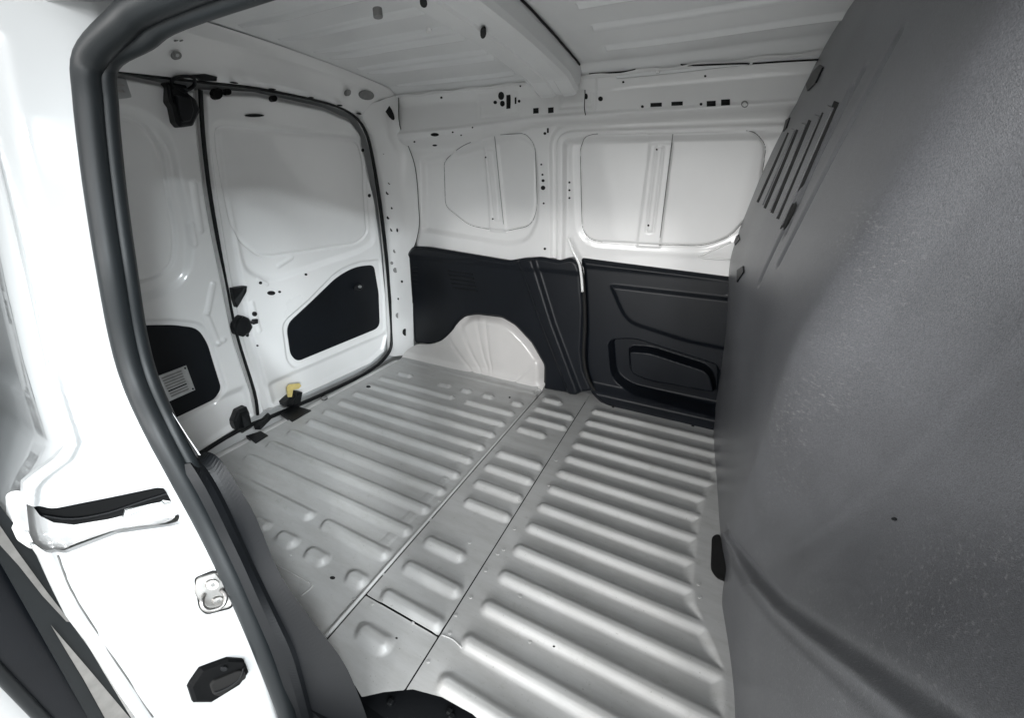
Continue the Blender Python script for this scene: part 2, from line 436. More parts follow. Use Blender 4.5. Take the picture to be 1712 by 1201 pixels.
def floor_relief(x, y):
    x, y = np.broadcast_arrays(np.asarray(x, float), np.asarray(y, float)); h = np.zeros(x.shape)
    for r in RIBS:
        m = (np.abs(y - r[2]) < .06) & (x > r[0] - .04) & (x < r[1] + .04)
        if not m.any(): continue
        d = rib_d(x[m], y[m], r)
        w = .0185
        h[m] = np.maximum(h[m], RIB_H * (1 - sstep(d, 0, w)))
    lx = np.interp(y, [p[1] for p in LEDGE[::-1]], [p[0] for p in LEDGE[::-1]])
    h = np.maximum(h, RIB_H * sstep(x - lx, -.022, .004))
    # spot dimples and small press marks, flange up to the wall, slightly sagging sheet
    h = h + .018 * sstep(y, 1.555, 1.60) * (x < -.60) + .004 * sstep(y, 1.52, 1.535) * (x < -.62)
    h = h + .0012 * np.sin(x * 5.1 + 1) * np.sin(y * 4.3)
    for k in range(3, 11):                       # flat pads between the rear rib ends
        yc = (RY[k] + RY[k - 1]) / 2
        m = (np.abs(x + .655) < .05) & (np.abs(y - yc) < .04)
        if m.any(): h[m] = h[m] + .0022 * sstep(.014 - np.abs(x[m] + .655), -.002, .003) * sstep(.020 - np.abs(y[m] - yc), -.002, .003)
    return h
zero = lambda u, v: np.zeros(np.broadcast(np.asarray(u), np.asarray(v)).shape)
SF = Surf(2, zero, floor_relief, +1)
notch = SF.puv([(605, 1166), (640, 1158), (690, 1153), (738, 1166), (790, 1196), (840, 1240), (900, 1300)])
FLOOR_POLY = np.array([(-1.47, 1.615), (-1.455, .12), (-.80, .12), (-.60, .205), (-.47, .262)] + [tuple(p) for p in notch] + [(.05, .245), (.30, .245), (.30, 1.66), (-.45, 1.66), (-.47, 1.615)])
X1, X2, YM = -.5905, -.3725, .412
def clip_panel(poly):
    return lambda u, v: np.maximum(sdf(u, v, FLOOR_POLY), sdf(u, v, poly))
def rect_poly(x0, x1, y0, y1): return [(x0, y0), (x1, y0), (x1, y1), (x0, y1)]
G = .0016
panels = [("floor_panel", rect_poly(-1.6, X1 - G, 0, 2), (-1.48, X1), 0),
          ("floor_panel", rect_poly(X1 + G, X2 - G, YM + G, 2), (X1, X2), 1),
          ("floor_panel", rect_poly(X1 + G, X2 - G, 0, YM - G), (X1, X2), 3),
          ("floor_panel", rect_poly(X2 + G, .4, 0, 2), (X2, .30), 2)]
def add_floor():
    for nm, poly, (xa, xb), pid in panels:
        rl = [(i, r) for i, r in enumerate(RIBS) if r[3] == pid]
        def ids(u, v):
            out = np.zeros(u.shape, int)
            lx = np.interp(v, [p[1] for p in LEDGE[::-1]], [p[0] for p in LEDGE[::-1]])
            for i, r in rl:
                d = rib_d(u, v, r); m = d < .0225
                if pid == 2: m &= (u < lx - .022)
                out[m] = i + 1
            return out
        ya, yb = (.10, 1.67)
        names = {0: nm}; parents = {0: VAN}
        for i, r in rl:
            names[i + 1] = "floor_rib"; parents[i + 1] = lambda out: out[0]
        SF.grid(names, xa - .002, xb + .002, ya, yb, .0042, FLOOR, parents, clip=clip_panel(poly), ids=ids, skirt=0)
add_floor()
# sealant bead along the rear seam, under-floor, step well
tube("seam_sealant", [(X1 - .006, y, .0015 + .0005 * random.random()) for y in np.linspace(.29, 1.52, 24)], .0042, SEALANT, VAN, n=8, sub=2)
box("underfloor", (-1.53, .13, -.09), (.30, 1.66, -.05), VOID, VAN)
loft("step_well", [[(-.62, .20, -.03), (-.3, .20, -.03), (.3, .20, -.03)], [(-.62, .26, -.045), (-.3, .26, -.045), (.3, .26, -.045)],
                   [(-.62, .45, -.045), (-.3, .45, -.045), (.3, .45, -.045)]], BLACKP, VAN, smooth=False)
for x, y in [(653, 1174), (752, 1190), (755, 1198)]:
    p = hit(x, y, 2, -.040); box("push_clip", p - .006, p + np.array([.006, .006, .003]), HARDB, VAN, .003)
# punched marks of the floor
for x, y, rx, ry in [(556, 967, 4.5, 2.6), (663, 1068, 2, 1.5), (926, 1082, 2.2, 1.5), (852, 665, 1.8, 1.2), (542, 666, 6, 4), (616, 647, 4, 2)]:
    SF.hole(x, y, rx, ry, parent=VAN, name="floor_drain_hole")
for x, y in [(930, 770), (918, 812), (880, 790), (868, 838), (860, 885), (842, 920), (832, 927), (812, 955), (787, 1000), (762, 1030), (752, 1060),
             (716, 1108), (690, 1043), (622, 1011), (487, 928), (592, 1003), (735, 838), (720, 870), (705, 880), (785, 908), (870, 998), (886, 1075),
             (1165, 866), (1170, 1000), (1168, 978), (745, 800), (770, 760), (676, 915), (640, 960)]:
    SF.hole(x, y, 3.0, 2.2, parent=VAN, mat=FLOOR, name="weld_spot", h=.0022, n=8)
SF.plate("floor_slot", [(1190, 897), (1203, 893), (1222, 960), (1219, 976), (1198, 968), (1188, 953)], .002, VOID, VAN, rnd=7)
# crease lines pressed in the near corner
for pts in ([(461, 944), (505, 968), (521, 978), (517, 986), (503, 997)], [(738, 1062), (757, 1070), (772, 1084)]):
    tube("floor_crease", [SF.px(x, y, .0006) for x, y in pts], .0016, SEALANT, VAN, n=6)

# ------------------------------------------------------------------ left wall (far side)
WALLB = lambda x, z: 1.62 - .06 * np.clip((np.asarray(z, float) - .62) / .5, 0, 1.4) ** 1.4 + 0 * np.asarray(x, float)
SW0 = Surf(1, WALLB, None, -1)
# rear quarter
A_ = SW0.puv(fillet([(700, 262), (760, 250), (866, 218), (897, 236), (904, 300), (903, 372), (884, 408), (846, 414), (704, 389)], [10, 10, 20, 24, 30, 30, 24, 10, 10]))
B_ = SW0.puv(fillet([(736, 268), (775, 242), (826, 226), (878, 222), (892, 240), (894, 350), (884, 378), (843, 387), (812, 384), (780, 378), (739, 345)], [10, 14, 20, 14, 14, 14, 16, 8, 8, 14, 10]))
P1_ = SW0.puv([(804, 222), (828, 222), (844, 390), (815, 388)])
# front quarter (the far sliding door)
C_ = SW0.puv(fillet([(916, 520), (918, 205), (1345, 186), (1345, 520)], [4, 42, 4, 4], 8))
F_ = SW0.puv(fillet([(965, 224), (1262, 218), (1283, 240), (1268, 345), (1222, 396), (1180, 413), (1100, 411), (970, 404)], [34, 16, 16, 20, 14, 24, 8, 34], 8))
P2_ = SW0.puv([(1087, 218), (1127, 218), (1103, 416), (1062, 414)])
H2_ = SW0.puv(fillet([(1095, 242), (1110, 242), (1092, 391), (1077, 391)], 7))
H1_ = SW0.puv(fillet([(809, 248), (822, 248), (834, 372), (822, 372)], 5))
def zr_low(x): return np.interp(x, [-1.32, -1.0, -.86, -.66, .25], [1.058, 1.068, 1.092, 1.130, 1.132])
def zr_top(x): return np.interp(x, [-1.32, -1.0, -.86, -.66, .25], [1.118, 1.128, 1.135, 1.146, 1.146])
def wall_relief(x, z):
    x, z = np.broadcast_arrays(np.asarray(x, float), np.asarray(z, float)); h = np.zeros(x.shape)
    a = sdf(x, z, A_); h += .024 * sstep(-a, 0, .030)
    b = sdf(x, z, B_); h += .005 * np.exp(-(b / .0035) ** 2) - .003 * sstep(-b, 0, .006)
    p = sdf(x, z, P1_); h -= .007 * sstep(-p, -.002, .006) * sstep(-a, .01, .03)
    h += .004 * np.exp(-((sdf(x, z, H1_) + .003) / .003) ** 2)
    c = -sdf(x, z, C_)
    h += .016 * sstep(c, 0, .010) - .014 * sstep(c, .022, .034) + .020 * sstep(c, .050, .068)
    f = sdf(x, z, F_); h += .006 * sstep(-f, -.03, -.006) * (c > .05) + .005 * np.exp(-(f / .0035) ** 2) - .003 * sstep(-f, 0, .006)
    p = sdf(x, z, P2_); h -= .007 * sstep(-p, -.002, .006) * sstep(c, .06, .08)
    h += .004 * np.exp(-((sdf(x, z, H2_) + .003) / .003) ** 2)
    # pressed diagonal at the lower front corner
    # lap joint between the quarters
    h += .004 * sstep(x, -.513 + .02 * (z - .6), -.508 + .02 * (z - .6)) * sstep(.72 - z, 0, .05)
    # cant rail: a box section standing proud of the wall
    rail = sstep(z, zr_low(x), zr_top(x))
    base = WALLB(x, z)
    tgt = 1.515 - .03 * sstep(z, 1.215, 1.275) - .002
    lip = -.006 * np.exp(-((z - zr_top(x) - .006) / .006) ** 2)
    h = h * (1 - rail) + (tgt - base + lip) * rail
    rl = sstep(x, -.62, -.47) * rail            # rail runs on slightly deeper at the front
    h += .004 * rl
    # lap seam of rail halves
    h += .004 * sstep(x, -.432, -.428) * rail
    # embossed pads in the rail
    for (cx, cz, wx, wz) in [(-.80, 1.205, .085, .038), (-.50, 1.203, .055, .022)]:
        dd = np.maximum(np.abs(x - cx) - wx, np.abs(z - cz) - wz); h += .003 * np.exp(-(dd / .005) ** 2) * rail
    h += .0015 * np.sin(x * 13 + z * 7) * rail + .0008 * np.sin(x * 9 + 2) * np.sin(z * 11)
    return h
SW = Surf(1, WALLB, wall_relief, -1)
def wall_ids(u, v):
    o = np.zeros(u.shape, int)
    b = sdf(u, v, B_) < -.004; p1 = sdf(u, v, P1_) < .006
    o[b & ~p1 & (u < -.85)] = 1; o[b & ~p1 & (u >= -.85)] = 2
    f = sdf(u, v, F_) < -.004; p2 = sdf(u, v, P2_) < .006
    o[f & ~p2 & (u < -.2)] = 3; o[f & ~p2 & (u >= -.2)] = 4
    o[p1 & (sdf(u, v, A_) < -.02)] = 5; o[p2 & (sdf(u, v, C_) < -.06) & (v < 1.12)] = 6
    o[v > zr_top(u)] = 7
    return o
wparts = SW.grid({0: "side_wall", 1: "window_blank", 2: "window_blank", 3: "window_blank", 4: "window_blank", 5: "wall_post", 6: "wall_post", 7: "cant_rail"},
                 -1.33, .26, .56, 1.285, .0042, WHITE, {0: VAN, 7: VAN, **{k: (lambda out: out[0]) for k in (1, 2, 3, 4, 5, 6)}}, ids=wall_ids)
WALL = wparts[0]; RAIL = wparts[7]
LINE = simple("joint_line", (.16, .16, .155), .7)
for k_, pol in ((0, B_), (1, F_)):
    post = P1_ if k_ == 0 else P2_
    for side in (0, 1):
        xm = post[:, 0].mean(); q = [p for p in pol if (p[0] < post[:, 0].min() + .004 if side == 0 else p[0] > post[:, 0].max() - .010) and p[1] < 1.12]
        q = sorted(q, key=lambda p: math.atan2(p[1] - pol[:, 1].mean(), p[0] - xm) % (2 * math.pi) if side == 0 else math.atan2(p[1] - pol[:, 1].mean(), p[0] - xm))
        if k_ == 1 and side == 1: q = [p for p in q if p[0] < .20]
        SW.outline("joint_line", q, .0014, LINE, WALL, closed=False, off=.0008)
for a, b in [((827, 228), (843, 386)), ((1125, 224), (1102, 409))]:
    tube("joint_line", SW.pxm(np.linspace(a, b, 12), .0008), .0013, LINE, WALL, n=6, sub=1)
for x, y, r in [(911, 223, 2.4), (905, 275, 1.6), (907, 292, 1.8), (908, 302, 2.6), (908, 314, 3.8), (909, 340, 1.6), (911, 416, 2.2), (812, 263, 1.4), (824, 366, 1.5),
                (952, 305, 1.8), (952, 318, 1.8), (952, 331, 1.8), (1098, 250, 1.6), (1084, 377, 1.8),
                (693, 237, 1.6), (757, 221, 1.5), (771, 226, 1.3), (790, 213, 1.3)]:
    SW.hole(x, y, r, parent=WALL, n=10)
SW.rect(916, 218, 3, 8, WALL)
for x, y, rx, ry in [(727, 225, 7, 3), (727, 243, 4, 1.6), (738, 163, 2, 2), (828, 171, 3, 3), (868, 169, 2.2, 2.6), (870, 143, 1.5, 2.5), (980, 161, 2.8, 5),
                     (1004, 165, 4, 4), (1042, 137, 2, 2), (1179, 127, 2, 2), (1074, 178, 2.4, 2.4), (1172, 174, 2.4, 2.4), (838, 160, 5, 7), (840, 173, 4, 5)]:
    SW.hole(x, y, rx, ry, parent=RAIL)
for x, y, w, h in [(850, 170, 6.5, 23), (862, 168, 2.6, 11), (896, 185, 9, 9), (921, 184, 9, 9), (1097, 175, 19, 6.5), (1132, 173, 19, 6.5), (1189, 173, 15, 9), (1213, 171, 15, 10)]:
    SW.rect(x, y, w, h, RAIL, skew=.4)
SW.hole(1245, 174, 6, 6, parent=RAIL, mat=GREYP, name="rivet_nut", h=.002)
SW.hole(1245, 174, 3.2, 3.2, parent=RAIL, mat=WHITE, name="rivet_nut", h=.003)
tube("lap_seam", [SW.px(x, y, .001) for x, y in [(978, 150), (978, 160), (977, 180), (979, 192)]], .0016, VOID, RAIL, n=6)
tube("lap_seam", [SW.px(x, y, .0012) for x, y in [(1168, 429), (1195, 417), (1222, 405)]], .0035, WHITE, WALL, n=6)
tube("lap_seam", [SW.px(x, y, .0012) for x, y in [(1168, 430), (1195, 433), (1222, 434)]], .0035, WHITE, WALL, n=6)

# rear trim panel of the far wall, wheel arch, door trim
TR_BASE = lambda x, z: 1.600 + 0 * np.asarray(x, float) + 0 * np.asarray(z, float)
ST0 = Surf(1, TR_BASE, None, -1)
TRIM_PX = [(681, 424), (690, 412), (716, 413), (852, 436), (878, 431), (905, 430), (935, 436), (952, 431), (964, 437), (970, 452), (975, 520), (972, 590), (976, 622), (990, 655), (960, 660), (908, 651),
           (909, 612), (887, 574), (860, 545), (838, 532), (796, 527), (776, 530), (764, 540), (756, 556), (738, 573), (716, 579), (692, 574), (686, 500)]
TR_ = ST0.puv(fillet(TRIM_PX, 5, 3))
fold = [ST0.puv([p])[0] for p in [(868, 436), (905, 540), (950, 655)]]
fold2 = [ST0.puv([p])[0] for p in [(893, 436), (925, 540), (968, 655)]]
def trim_relief(x, z):
    x, z = np.broadcast_arrays(np.asarray(x, float), np.asarray(z, float)); e = -sdf(x, z, TR_)
    h = .010 * (1 - sstep(e, 0, .014))
    fx1 = np.interp(z, [fold[2][1], fold[1][1], fold[0][1]], [fold[2][0], fold[1][0], fold[0][0]])
    fx2 = np.interp(z, [fold2[2][1], fold2[1][1], fold2[0][1]], [fold2[2][0], fold2[1][0], fold2[0][0]])
    h -= .012 * sstep(x - fx1, -.012, .012)
    h += .020 * sstep(x - fx2, -.014, .014)
    h -= .007 * sstep(z, .575, .60)
    return h
ST = Surf(1, TR_BASE, trim_relief, -1)
RT = ST.grid("trim_panel", -1.46, -.36, -.03, .68, .0045, TRIMP, VAN, clip=lambda u, v: sdf(u, v, TR_), skirt=.05)[0]
RT["label"] = "black plastic trim panel cut round the wheel arch"
for i, y in enumerate([446, 453, 460, 467, 474]):
    ST.plate("louvre", [(690, y), (699, y + .8), (699, y + 2.6), (690, y + 1.8)], .003, BLACKP, RT)
    ST.plate("louvre", [(748 + i * 2, y + 6), (790 + i * 2, y + 12), (790 + i * 2, y + 14), (748 + i * 2, y + 8)], .003, BLACKP, RT)

AR_BASE = lambda x, z: 1.588 + 0 * np.asarray(x, float) + 0 * np.asarray(z, float)
SA0 = Surf(1, AR_BASE, None, -1)
AR_ = SA0.puv(fillet([(668, 612), (680, 585), (700, 574), (716, 577), (738, 571), (755, 554), (763, 538), (776, 527), (796, 524), (840, 530), (862, 543), (888, 572), (909, 602), (912, 630), (908, 655), (800, 640)], 8, 3))
hub = SA0.puv([(830, 670)])[0]
def arch_relief(x, z):
    x, z = np.broadcast_arrays(np.asarray(x, float), np.asarray(z, float)); e = -sdf(x, z, AR_)
    ang = np.arctan2(z - hub[1], x - hub[0]); rad = np.hypot(x - hub[0], z - hub[1])
    h = .055 * (1 - sstep(e, -.005, .05)) * sstep(x, -1.10, -1.0) * sstep(z, .01, .06)
    for a0, w in [(2.35, .03), (2.1, .035), (1.85, .03), (1.72, .025), (.9, .03), (.55, .035)]:
        h += .0045 * np.exp(-((ang - a0) / w) ** 2) * sstep(rad, .12, .22)
    h -= .006 * sstep(ang, 1.2, 1.6) * sstep(rad, .18, .26)
    h += .03 * sstep(z, .10, .30) * sstep(-x, .80, 1.1)
    h -= .012 * (1 - sstep(z, .0, .05))
    return h
SA = Surf(1, AR_BASE, arch_relief, -1)
ARCH = SA.grid("wheel_arch", -1.60, -.56, -.03, .37, .0042, ARCHP, VAN, clip=lambda u, v: sdf(u, v, AR_ + 0), skirt=.06)[0]
tube("seam_sealant", [hit(x, y, 1, 1.572) for x, y in [(700, 607), (760, 620), (830, 636), (890, 650), (903, 652)]], .003, SEALANT, ARCH, n=6)

DT_BASE = lambda x, z: 1.635 + 0 * np.asarray(x, float) + 0 * np.asarray(z, float)
SD0 = Surf(1, DT_BASE, None, -1)
DT_ = SD0.puv(fillet([(971, 431), (1000, 435), (1240, 466), (1240, 742), (1185, 724), (1060, 695), (1010, 672), (985, 645), (976, 610), (978, 550), (974, 470)], [6, 2, 2, 2, 20, 20, 30, 30, 20, 10, 10]))
PK_ = SD0.puv(fillet([(1016, 568), (1060, 566), (1205, 612), (1205, 694), (1052, 656), (1022, 634)], [14, 14, 16, 16, 30, 20]))
PI_ = SD0.puv(fillet([(1047, 586), (1085, 588), (1190, 622), (1199, 664), (1080, 642), (1050, 628)], [10, 14, 20, 10, 14, 10]))
UP_ = SD0.puv(fillet([(1016, 473), (1230, 497), (1230, 590), (1150, 574), (1045, 540)], [12, 6, 6, 20, 24]))
def dtrim_relief(x, z):
    x, z = np.broadcast_arrays(np.asarray(x, float), np.asarray(z, float)); e = -sdf(x, z, DT_)
    h = .014 * (1 - sstep(e, 0, .02))
    u = -sdf(x, z, UP_); h -= .012 * sstep(u, 0, .02); 
    k = -sdf(x, z, PK_); i = -sdf(x, z, PI_)
    h += .065 * sstep(k, 0, .012); h -= .052 * sstep(i, 0, .012)
    h -= .045 * (1 - sstep(z, .04, .085))
    h -= .006 * sstep(z, .605, .625)
    return h
SD = Surf(1, DT_BASE, dtrim_relief, -1)
DT = SD.grid("door_trim_panel", -.50, .30, -.05, .68, .0042, TRIMP, VAN, clip=lambda u, v: sdf(u, v, DT_), skirt=.05)[0]
DT["label"] = "black moulded trim of the far door with a storage pocket"
tube("door_edge_gap", [hit(x, y, 1, 1.607) for x, y in [(968, 440), (975, 470), (978, 540), (976, 600), (986, 640), (1010, 668), (1060, 690)]], .008, VOID, VAN, n=8)
for x, y in [(1158, 714), (1025, 680)]:
    p = hit(x, y, 1, 1.585); box("push_clip", p - .006, p + .006, HARDB, DT, .002)
tube("pillar_flange", [hit(x, y, 1, 1.600) for x, y in [(950, 398), (958, 420), (968, 440), (972, 462), (974, 488)]], .006, WHITE, WALL, n=8)

# ------------------------------------------------------------------ rear doors
PZ = [-.1, .38, .60, .75, .915, 1.06, 1.17, 1.25]; PX_ = [-1.562, -1.556, -1.522, -1.492, -1.457, -1.414, -1.372, -1.345]
prof = smooth_interp(PZ, PX_, .035)
DOORB = lambda y, z: prof(np.asarray(z, float)) + 0 * np.asarray(y, float)
SR0 = Surf(0, DOORB, None, +1)
EDGE = np.array([(437, 697), (428, 655), (398, 560), (380, 470), (366, 400), (351, 310), (341, 220), (337, 148), (430, 152), (545, 178), (588, 198), (608, 225), (619, 265), (631, 340), (641, 420), (648, 490), (652, 560), (645, 590), (620, 612), (540, 650)], float)
R_OUT = SR0.puv(EDGE)
R_WIN = SR0.puv(fillet([(362, 208), (603, 232), (613, 268), (619, 392), (600, 408), (440, 433), (392, 392)], [24, 16, 16, 16, 14, 20, 40], 7))
R_TRIM_PX = fillet([(480, 544), (520, 507), (566, 462), (596, 446), (626, 443), (634, 490), (636, 548), (498, 605), (487, 594)], [16, 10, 26, 20, 8, 6, 12, 8, 10], 6)
R_TRIM = SR0.puv(R_TRIM_PX)
R_BEV = SR0.puv(fillet([(350, 196), (612, 224), (624, 262), (630, 408), (606, 424), (450, 478), (405, 458)], [24, 16, 16, 16, 20, 40, 50], 7))
R_TB = SR0.puv(fillet([(470, 540), (516, 500), (562, 452), (596, 436), (636, 432), (643, 490), (645, 556), (492, 620), (478, 605)], [16, 10, 26, 20, 8, 6, 12, 12, 10], 6))
def rdoor_relief(y, z):
    y, z = np.broadcast_arrays(np.asarray(y, float), np.asarray(z, float)); h = np.zeros(y.shape)
    e = -sdf(y, z, R_OUT); h -= .022 * (1 - sstep(e, 0, .018))
    b = -sdf(y, z, R_BEV); h -= .016 * sstep(b, 0, .03)
    w = -sdf(y, z, R_WIN); h -= .006 * sstep(w, -.004, .004) - .004 * sstep(w, .004, .012); h -= .004 * np.exp(-(w / .0035) ** 2)
    t = -sdf(y, z, R_TB); h -= .008 * sstep(t, 0, .012)
    h -= .016 * (1 - sstep(z, .125, .16)) * sstep(y, .83, .88) * sstep(e, .015, .04)
    h -= .012 * sstep(y, .80, .812) * (1 - sstep(y, .835, .85)) * sstep(1.1 - z, 0, .1)
    h += .0012 * np.sin(y * 8) * np.sin(z * 9)
    # small press beads
    for a, c in [((.862, .50), (.872, .38)), ((1.0, .62), (1.06, .645)), ((.905, .585), (.93, .56))]:
        h += .004 * (1 - sstep(seg(y, z, a, c), .004, .011))
    return h
SR = Surf(0, DOORB, rdoor_relief, +1)
RD = SR.grid({0: "rear_door", 1: "window_blank"}, .74, 1.63, -.01, 1.22, .0042, WHITE, {0: VAN, 1: lambda o: o[0]}, clip=lambda u, v: sdf(u, v, R_OUT), ids=lambda u, v: (sdf(u, v, R_WIN) < -.006).astype(int), skirt=.03)
RDO = RD[0]; RDO["label"] = "wide rear door with a black inset panel and yellow tag"
RTS = Surf(0, lambda y, z: DOORB(y, z) - .004, None, +1); RTS.grid("trim_panel", .90, 1.60, .15, .62, .006, INSERT, RDO, clip=lambda u, v: sdf(u, v, R_TRIM), skirt=.012)
RTS.hole(598, 480, 9, 5, -20, RDO, BLACKP, "trim_knob", h=.010); RTS.hole(599, 479, 3, 2.4, 0, RDO, PLATE, "trim_knob", h=.012)
for x, y, rx, ry in [(359, 157, 9, 10), (377, 154, 5.5, 5.5), (454, 165, 5, 5.5), (425, 193, 16, 2.6), (606, 251, 2, 3), (617, 327, 2.2, 3), (435, 473, 2.4, 2.4), (453, 490, 6.5, 3.6), (467, 488, 2, 2), (511, 459, 2, 2), (425, 525, 4, 4), (413, 560, 2.5, 3.5), (430, 578, 1.5, 1.5)]:
    SR.hole(x, y, rx, ry, parent=RDO, h=.015 if y < 170 else .004)
# slim left door
L_OUT_PX = [(432, 697), (424, 655), (394, 560), (376, 470), (362, 400), (347, 310), (337, 220), (332, 148), (190, 118), (60, 95), (60, 950)]
L_OUT = SR0.puv(L_OUT_PX)
L_WIN = SR0.puv(fillet([(130, 180), (235, 196), (272, 240), (298, 395), (294, 445), (262, 466), (120, 500)], [4, 30, 30, 30, 22, 20, 4], 7))
L_BEV = SR0.puv(fillet([(130, 160), (245, 178), (296, 230), (330, 400), (322, 470), (270, 500), (120, 540)], [4, 30, 40, 40, 34, 20, 4], 7))
L_TRIM_PX = fillet([(150, 548), (235, 545), (290, 544), (332, 549), (348, 575), (371, 650), (360, 668), (300, 697), (180, 745)], [4, 4, 10, 14, 10, 8, 8, 4, 4], 5)
L_TB = SR0.puv(fillet([(150, 536), (235, 533), (290, 532), (340, 538), (358, 572), (382, 650), (366, 680), (300, 712), (180, 760)], [4, 4, 10, 14, 10, 8, 8, 4, 4], 5))
def ldoor_relief(y, z):
    y, z = np.broadcast_arrays(np.asarray(y, float), np.asarray(z, float)); h = np.zeros(y.shape)
    e = -sdf(y, z, L_OUT); h -= .022 * (1 - sstep(e, 0, .016))
    b = -sdf(y, z, L_BEV); h -= .014 * sstep(b, 0, .03)
    w = -sdf(y, z, L_WIN); h -= .006 * sstep(w, -.004, .004) - .004 * sstep(w, .004, .012); h -= .004 * np.exp(-(w / .0035) ** 2)
    t = -sdf(y, z, L_TB); h -= .008 * sstep(t, 0, .012)
    h -= .016 * (1 - sstep(z, .15, .19)) * sstep(e, .015, .04)
    for a, c in [((.705, .505), (.742, .60)), ((.70, .50), (.715, .38)), ((.715, .38), (.735, .385)), ((.735, .78), (.74, .92)), ((.71, .74), (.712, .80))]:
        h += .005 * (1 - sstep(seg(y, z, a, c), .004, .012))
    return h
SL = Surf(0, DOORB, ldoor_relief, +1)
LD = SL.grid({0: "rear_door", 1: "window_blank"}, .24, .80, -.01, 1.22, .0042, WHITE, {0: VAN, 1: lambda o: o[0]}, clip=lambda u, v: np.maximum(sdf(u, v, L_OUT), .245 - u), ids=lambda u, v: (sdf(u, v, L_WIN) < -.006).astype(int), skirt=.03)
LDO = LD[0]; LDO["label"] = "narrow rear door with a metal vent grille"
L_TRIM = SR0.puv(L_TRIM_PX); LTS = Surf(0, lambda y, z: DOORB(y, z) - .004, None, +1); LTS.grid("trim_panel", .24, .72, .10, .60, .006, INSERT, LDO, clip=lambda u, v: np.maximum(sdf(u, v, L_TRIM), .246 - u), skirt=.02)
# ventilation grille
GR = [(258, 631), (311, 611), (326, 652), (281, 672)]
def gp(u, v):
    a = np.array(GR[0]) * (1 - u) + np.array(GR[1]) * u; b = np.array(GR[3]) * (1 - u) + np.array(GR[2]) * u
    return tuple(a * (1 - v) + b * v)
gv = LTS.plate("vent_grille", [gp(0, 0), gp(1, 0), gp(1, 1), gp(0, 1)], .003, PLATE, LDO)
for k in range(8):
    v0 = .10 + k * .105
    m = VOID if k == 5 else GREYP
    LTS.plate("grille_slot", [gp(.16, v0), gp(.80, v0), gp(.80, v0 + .045), gp(.16, v0 + .045)], .0042, m, LDO, cham=.0004)
for u, v in [(.93, .08), (.93, .92), (.06, .1)]:
    p = gp(u, v); LTS.hole(p[0], p[1], 1.6, 1.6, parent=LDO, mat=VOID, name="grille_screw", h=.0046)
# small bracket at the top of the slim door
SL.plate("check_bracket", [(150, 122), (208, 130), (219, 163), (150, 172)], .006, PLATE, LDO, rnd=3)
for y in (140, 150): SL.plate("check_bracket", [(150, y), (202, y), (206, y + 5), (150, y + 5)], .012, STEEL, LDO, rnd=2)
# upper latch with cable loop
lat = SL.plate("door_latch", [(268, 138), (302, 144), (304, 157), (318, 168), (325, 186), (313, 211), (292, 214), (284, 205), (279, 180), (273, 172)], .034, HARDB, LDO, rnd=3, cham=.006)
SL.plate("latch_cover", [(281, 160), (306, 164), (312, 186), (306, 204), (292, 206), (286, 190)], .042, BLACKP, LDO, rnd=3, cham=.004)
tube("latch_cable", [SL.px(x, y, o) for x, y, o in [(290, 146, .03), (287, 136, .04), (296, 129, .05), (318, 128, .05), (326, 134, .045), (323, 144, .03), (312, 150, .03), (304, 146, .03)]], .0042, HARDB, LDO, n=8)
SR.plate("latch_striker", [(300, 128), (326, 126), (347, 131), (346, 138), (322, 137)], .05, HARDB, LDO, cham=.004)
# central latch and bracket
SR.plate("latch_bracket", [(383, 481), (408, 477), (407, 487), (397, 505), (391, 514), (386, 500)], .02, HARDB, RDO, rnd=2)
SR.plate("door_latch", [(383, 548), (392, 530), (398, 526), (410, 531), (416, 546), (410, 556), (400, 562), (388, 558)], .030, HARDB, RDO, rnd=2, cham=.006)
tube("latch_rod", [SR.px(414, 541, .02), SR.px(428, 537, .02)], .006, HARDB, RDO)
SR.plate("latch_rod_guide", [(421, 534), (428, 533), (428, 540), (421, 542)], .014, HARDB, RDO)
# lower latch, catches and striker plates
SL.plate("door_latch", [(383, 702), (390, 684), (405, 677), (410, 688), (415, 712), (398, 722), (387, 716)], .035, HARDB, LDO, rnd=2, cham=.008)
SL.plate("latch_cover", [(392, 690), (404, 686), (408, 706), (396, 712)], .044, BLACKP, LDO, rnd=2, cham=.004)
SR.plate("lower_catch", [(466, 671), (478, 660), (486, 660), (487, 652), (497, 653), (494, 670), (478, 678), (468, 677)], .04, HARDB, RDO, rnd=1, cham=.004)
SR.plate("door_tag", [(479, 648), (483, 643), (500, 641), (503, 645), (499, 650), (489, 652), (487, 664), (481, 664)], .004, YELLOW, RDO, cham=.001, sink=.002, off=.034)
def slab(name, pts, z, t, mat, par):
    q = [hit(x, y, 2, z) for x, y in pts]; n = len(q)
    vs = [p for p in q] + [p - np.array([0, 0, t]) for p in q]
    mesh(name, vs, [tuple(range(n))] + [(i, i + n, (i + 1) % n + n, (i + 1) % n) for i in range(n)], mat, par)
# rear sill with striker plates
SILLZ = -.012
loft("rear_sill", [[(-1.53, y, SILLZ - .01) for y in np.linspace(.2, 1.56, 30)], [(-1.505, y, SILLZ) for y in np.linspace(.2, 1.56, 30)], [(-1.46, y, SILLZ) for y in np.linspace(.2, 1.56, 30)], [(-1.44, y, SILLZ - .02) for y in np.linspace(.2, 1.56, 30)]], WHITE, VAN)
slab("striker_plate", [(468, 690), (492, 678), (520, 686), (488, 705)], .004, .014, HARDB, VAN)
slab("striker_plate", [(411, 729), (436, 721), (448, 728), (427, 741)], .004, .014, HARDB, VAN)
slab("striker_plate", [(424, 712), (448, 690), (452, 694), (434, 712)], .012, .02, HARDB, VAN)
p = hit(542, 666, 2, .004); box("sill_plug", p - np.array([.010, .012, .008]), p + np.array([.010, .012, .006]), GREYP, VAN, .005)

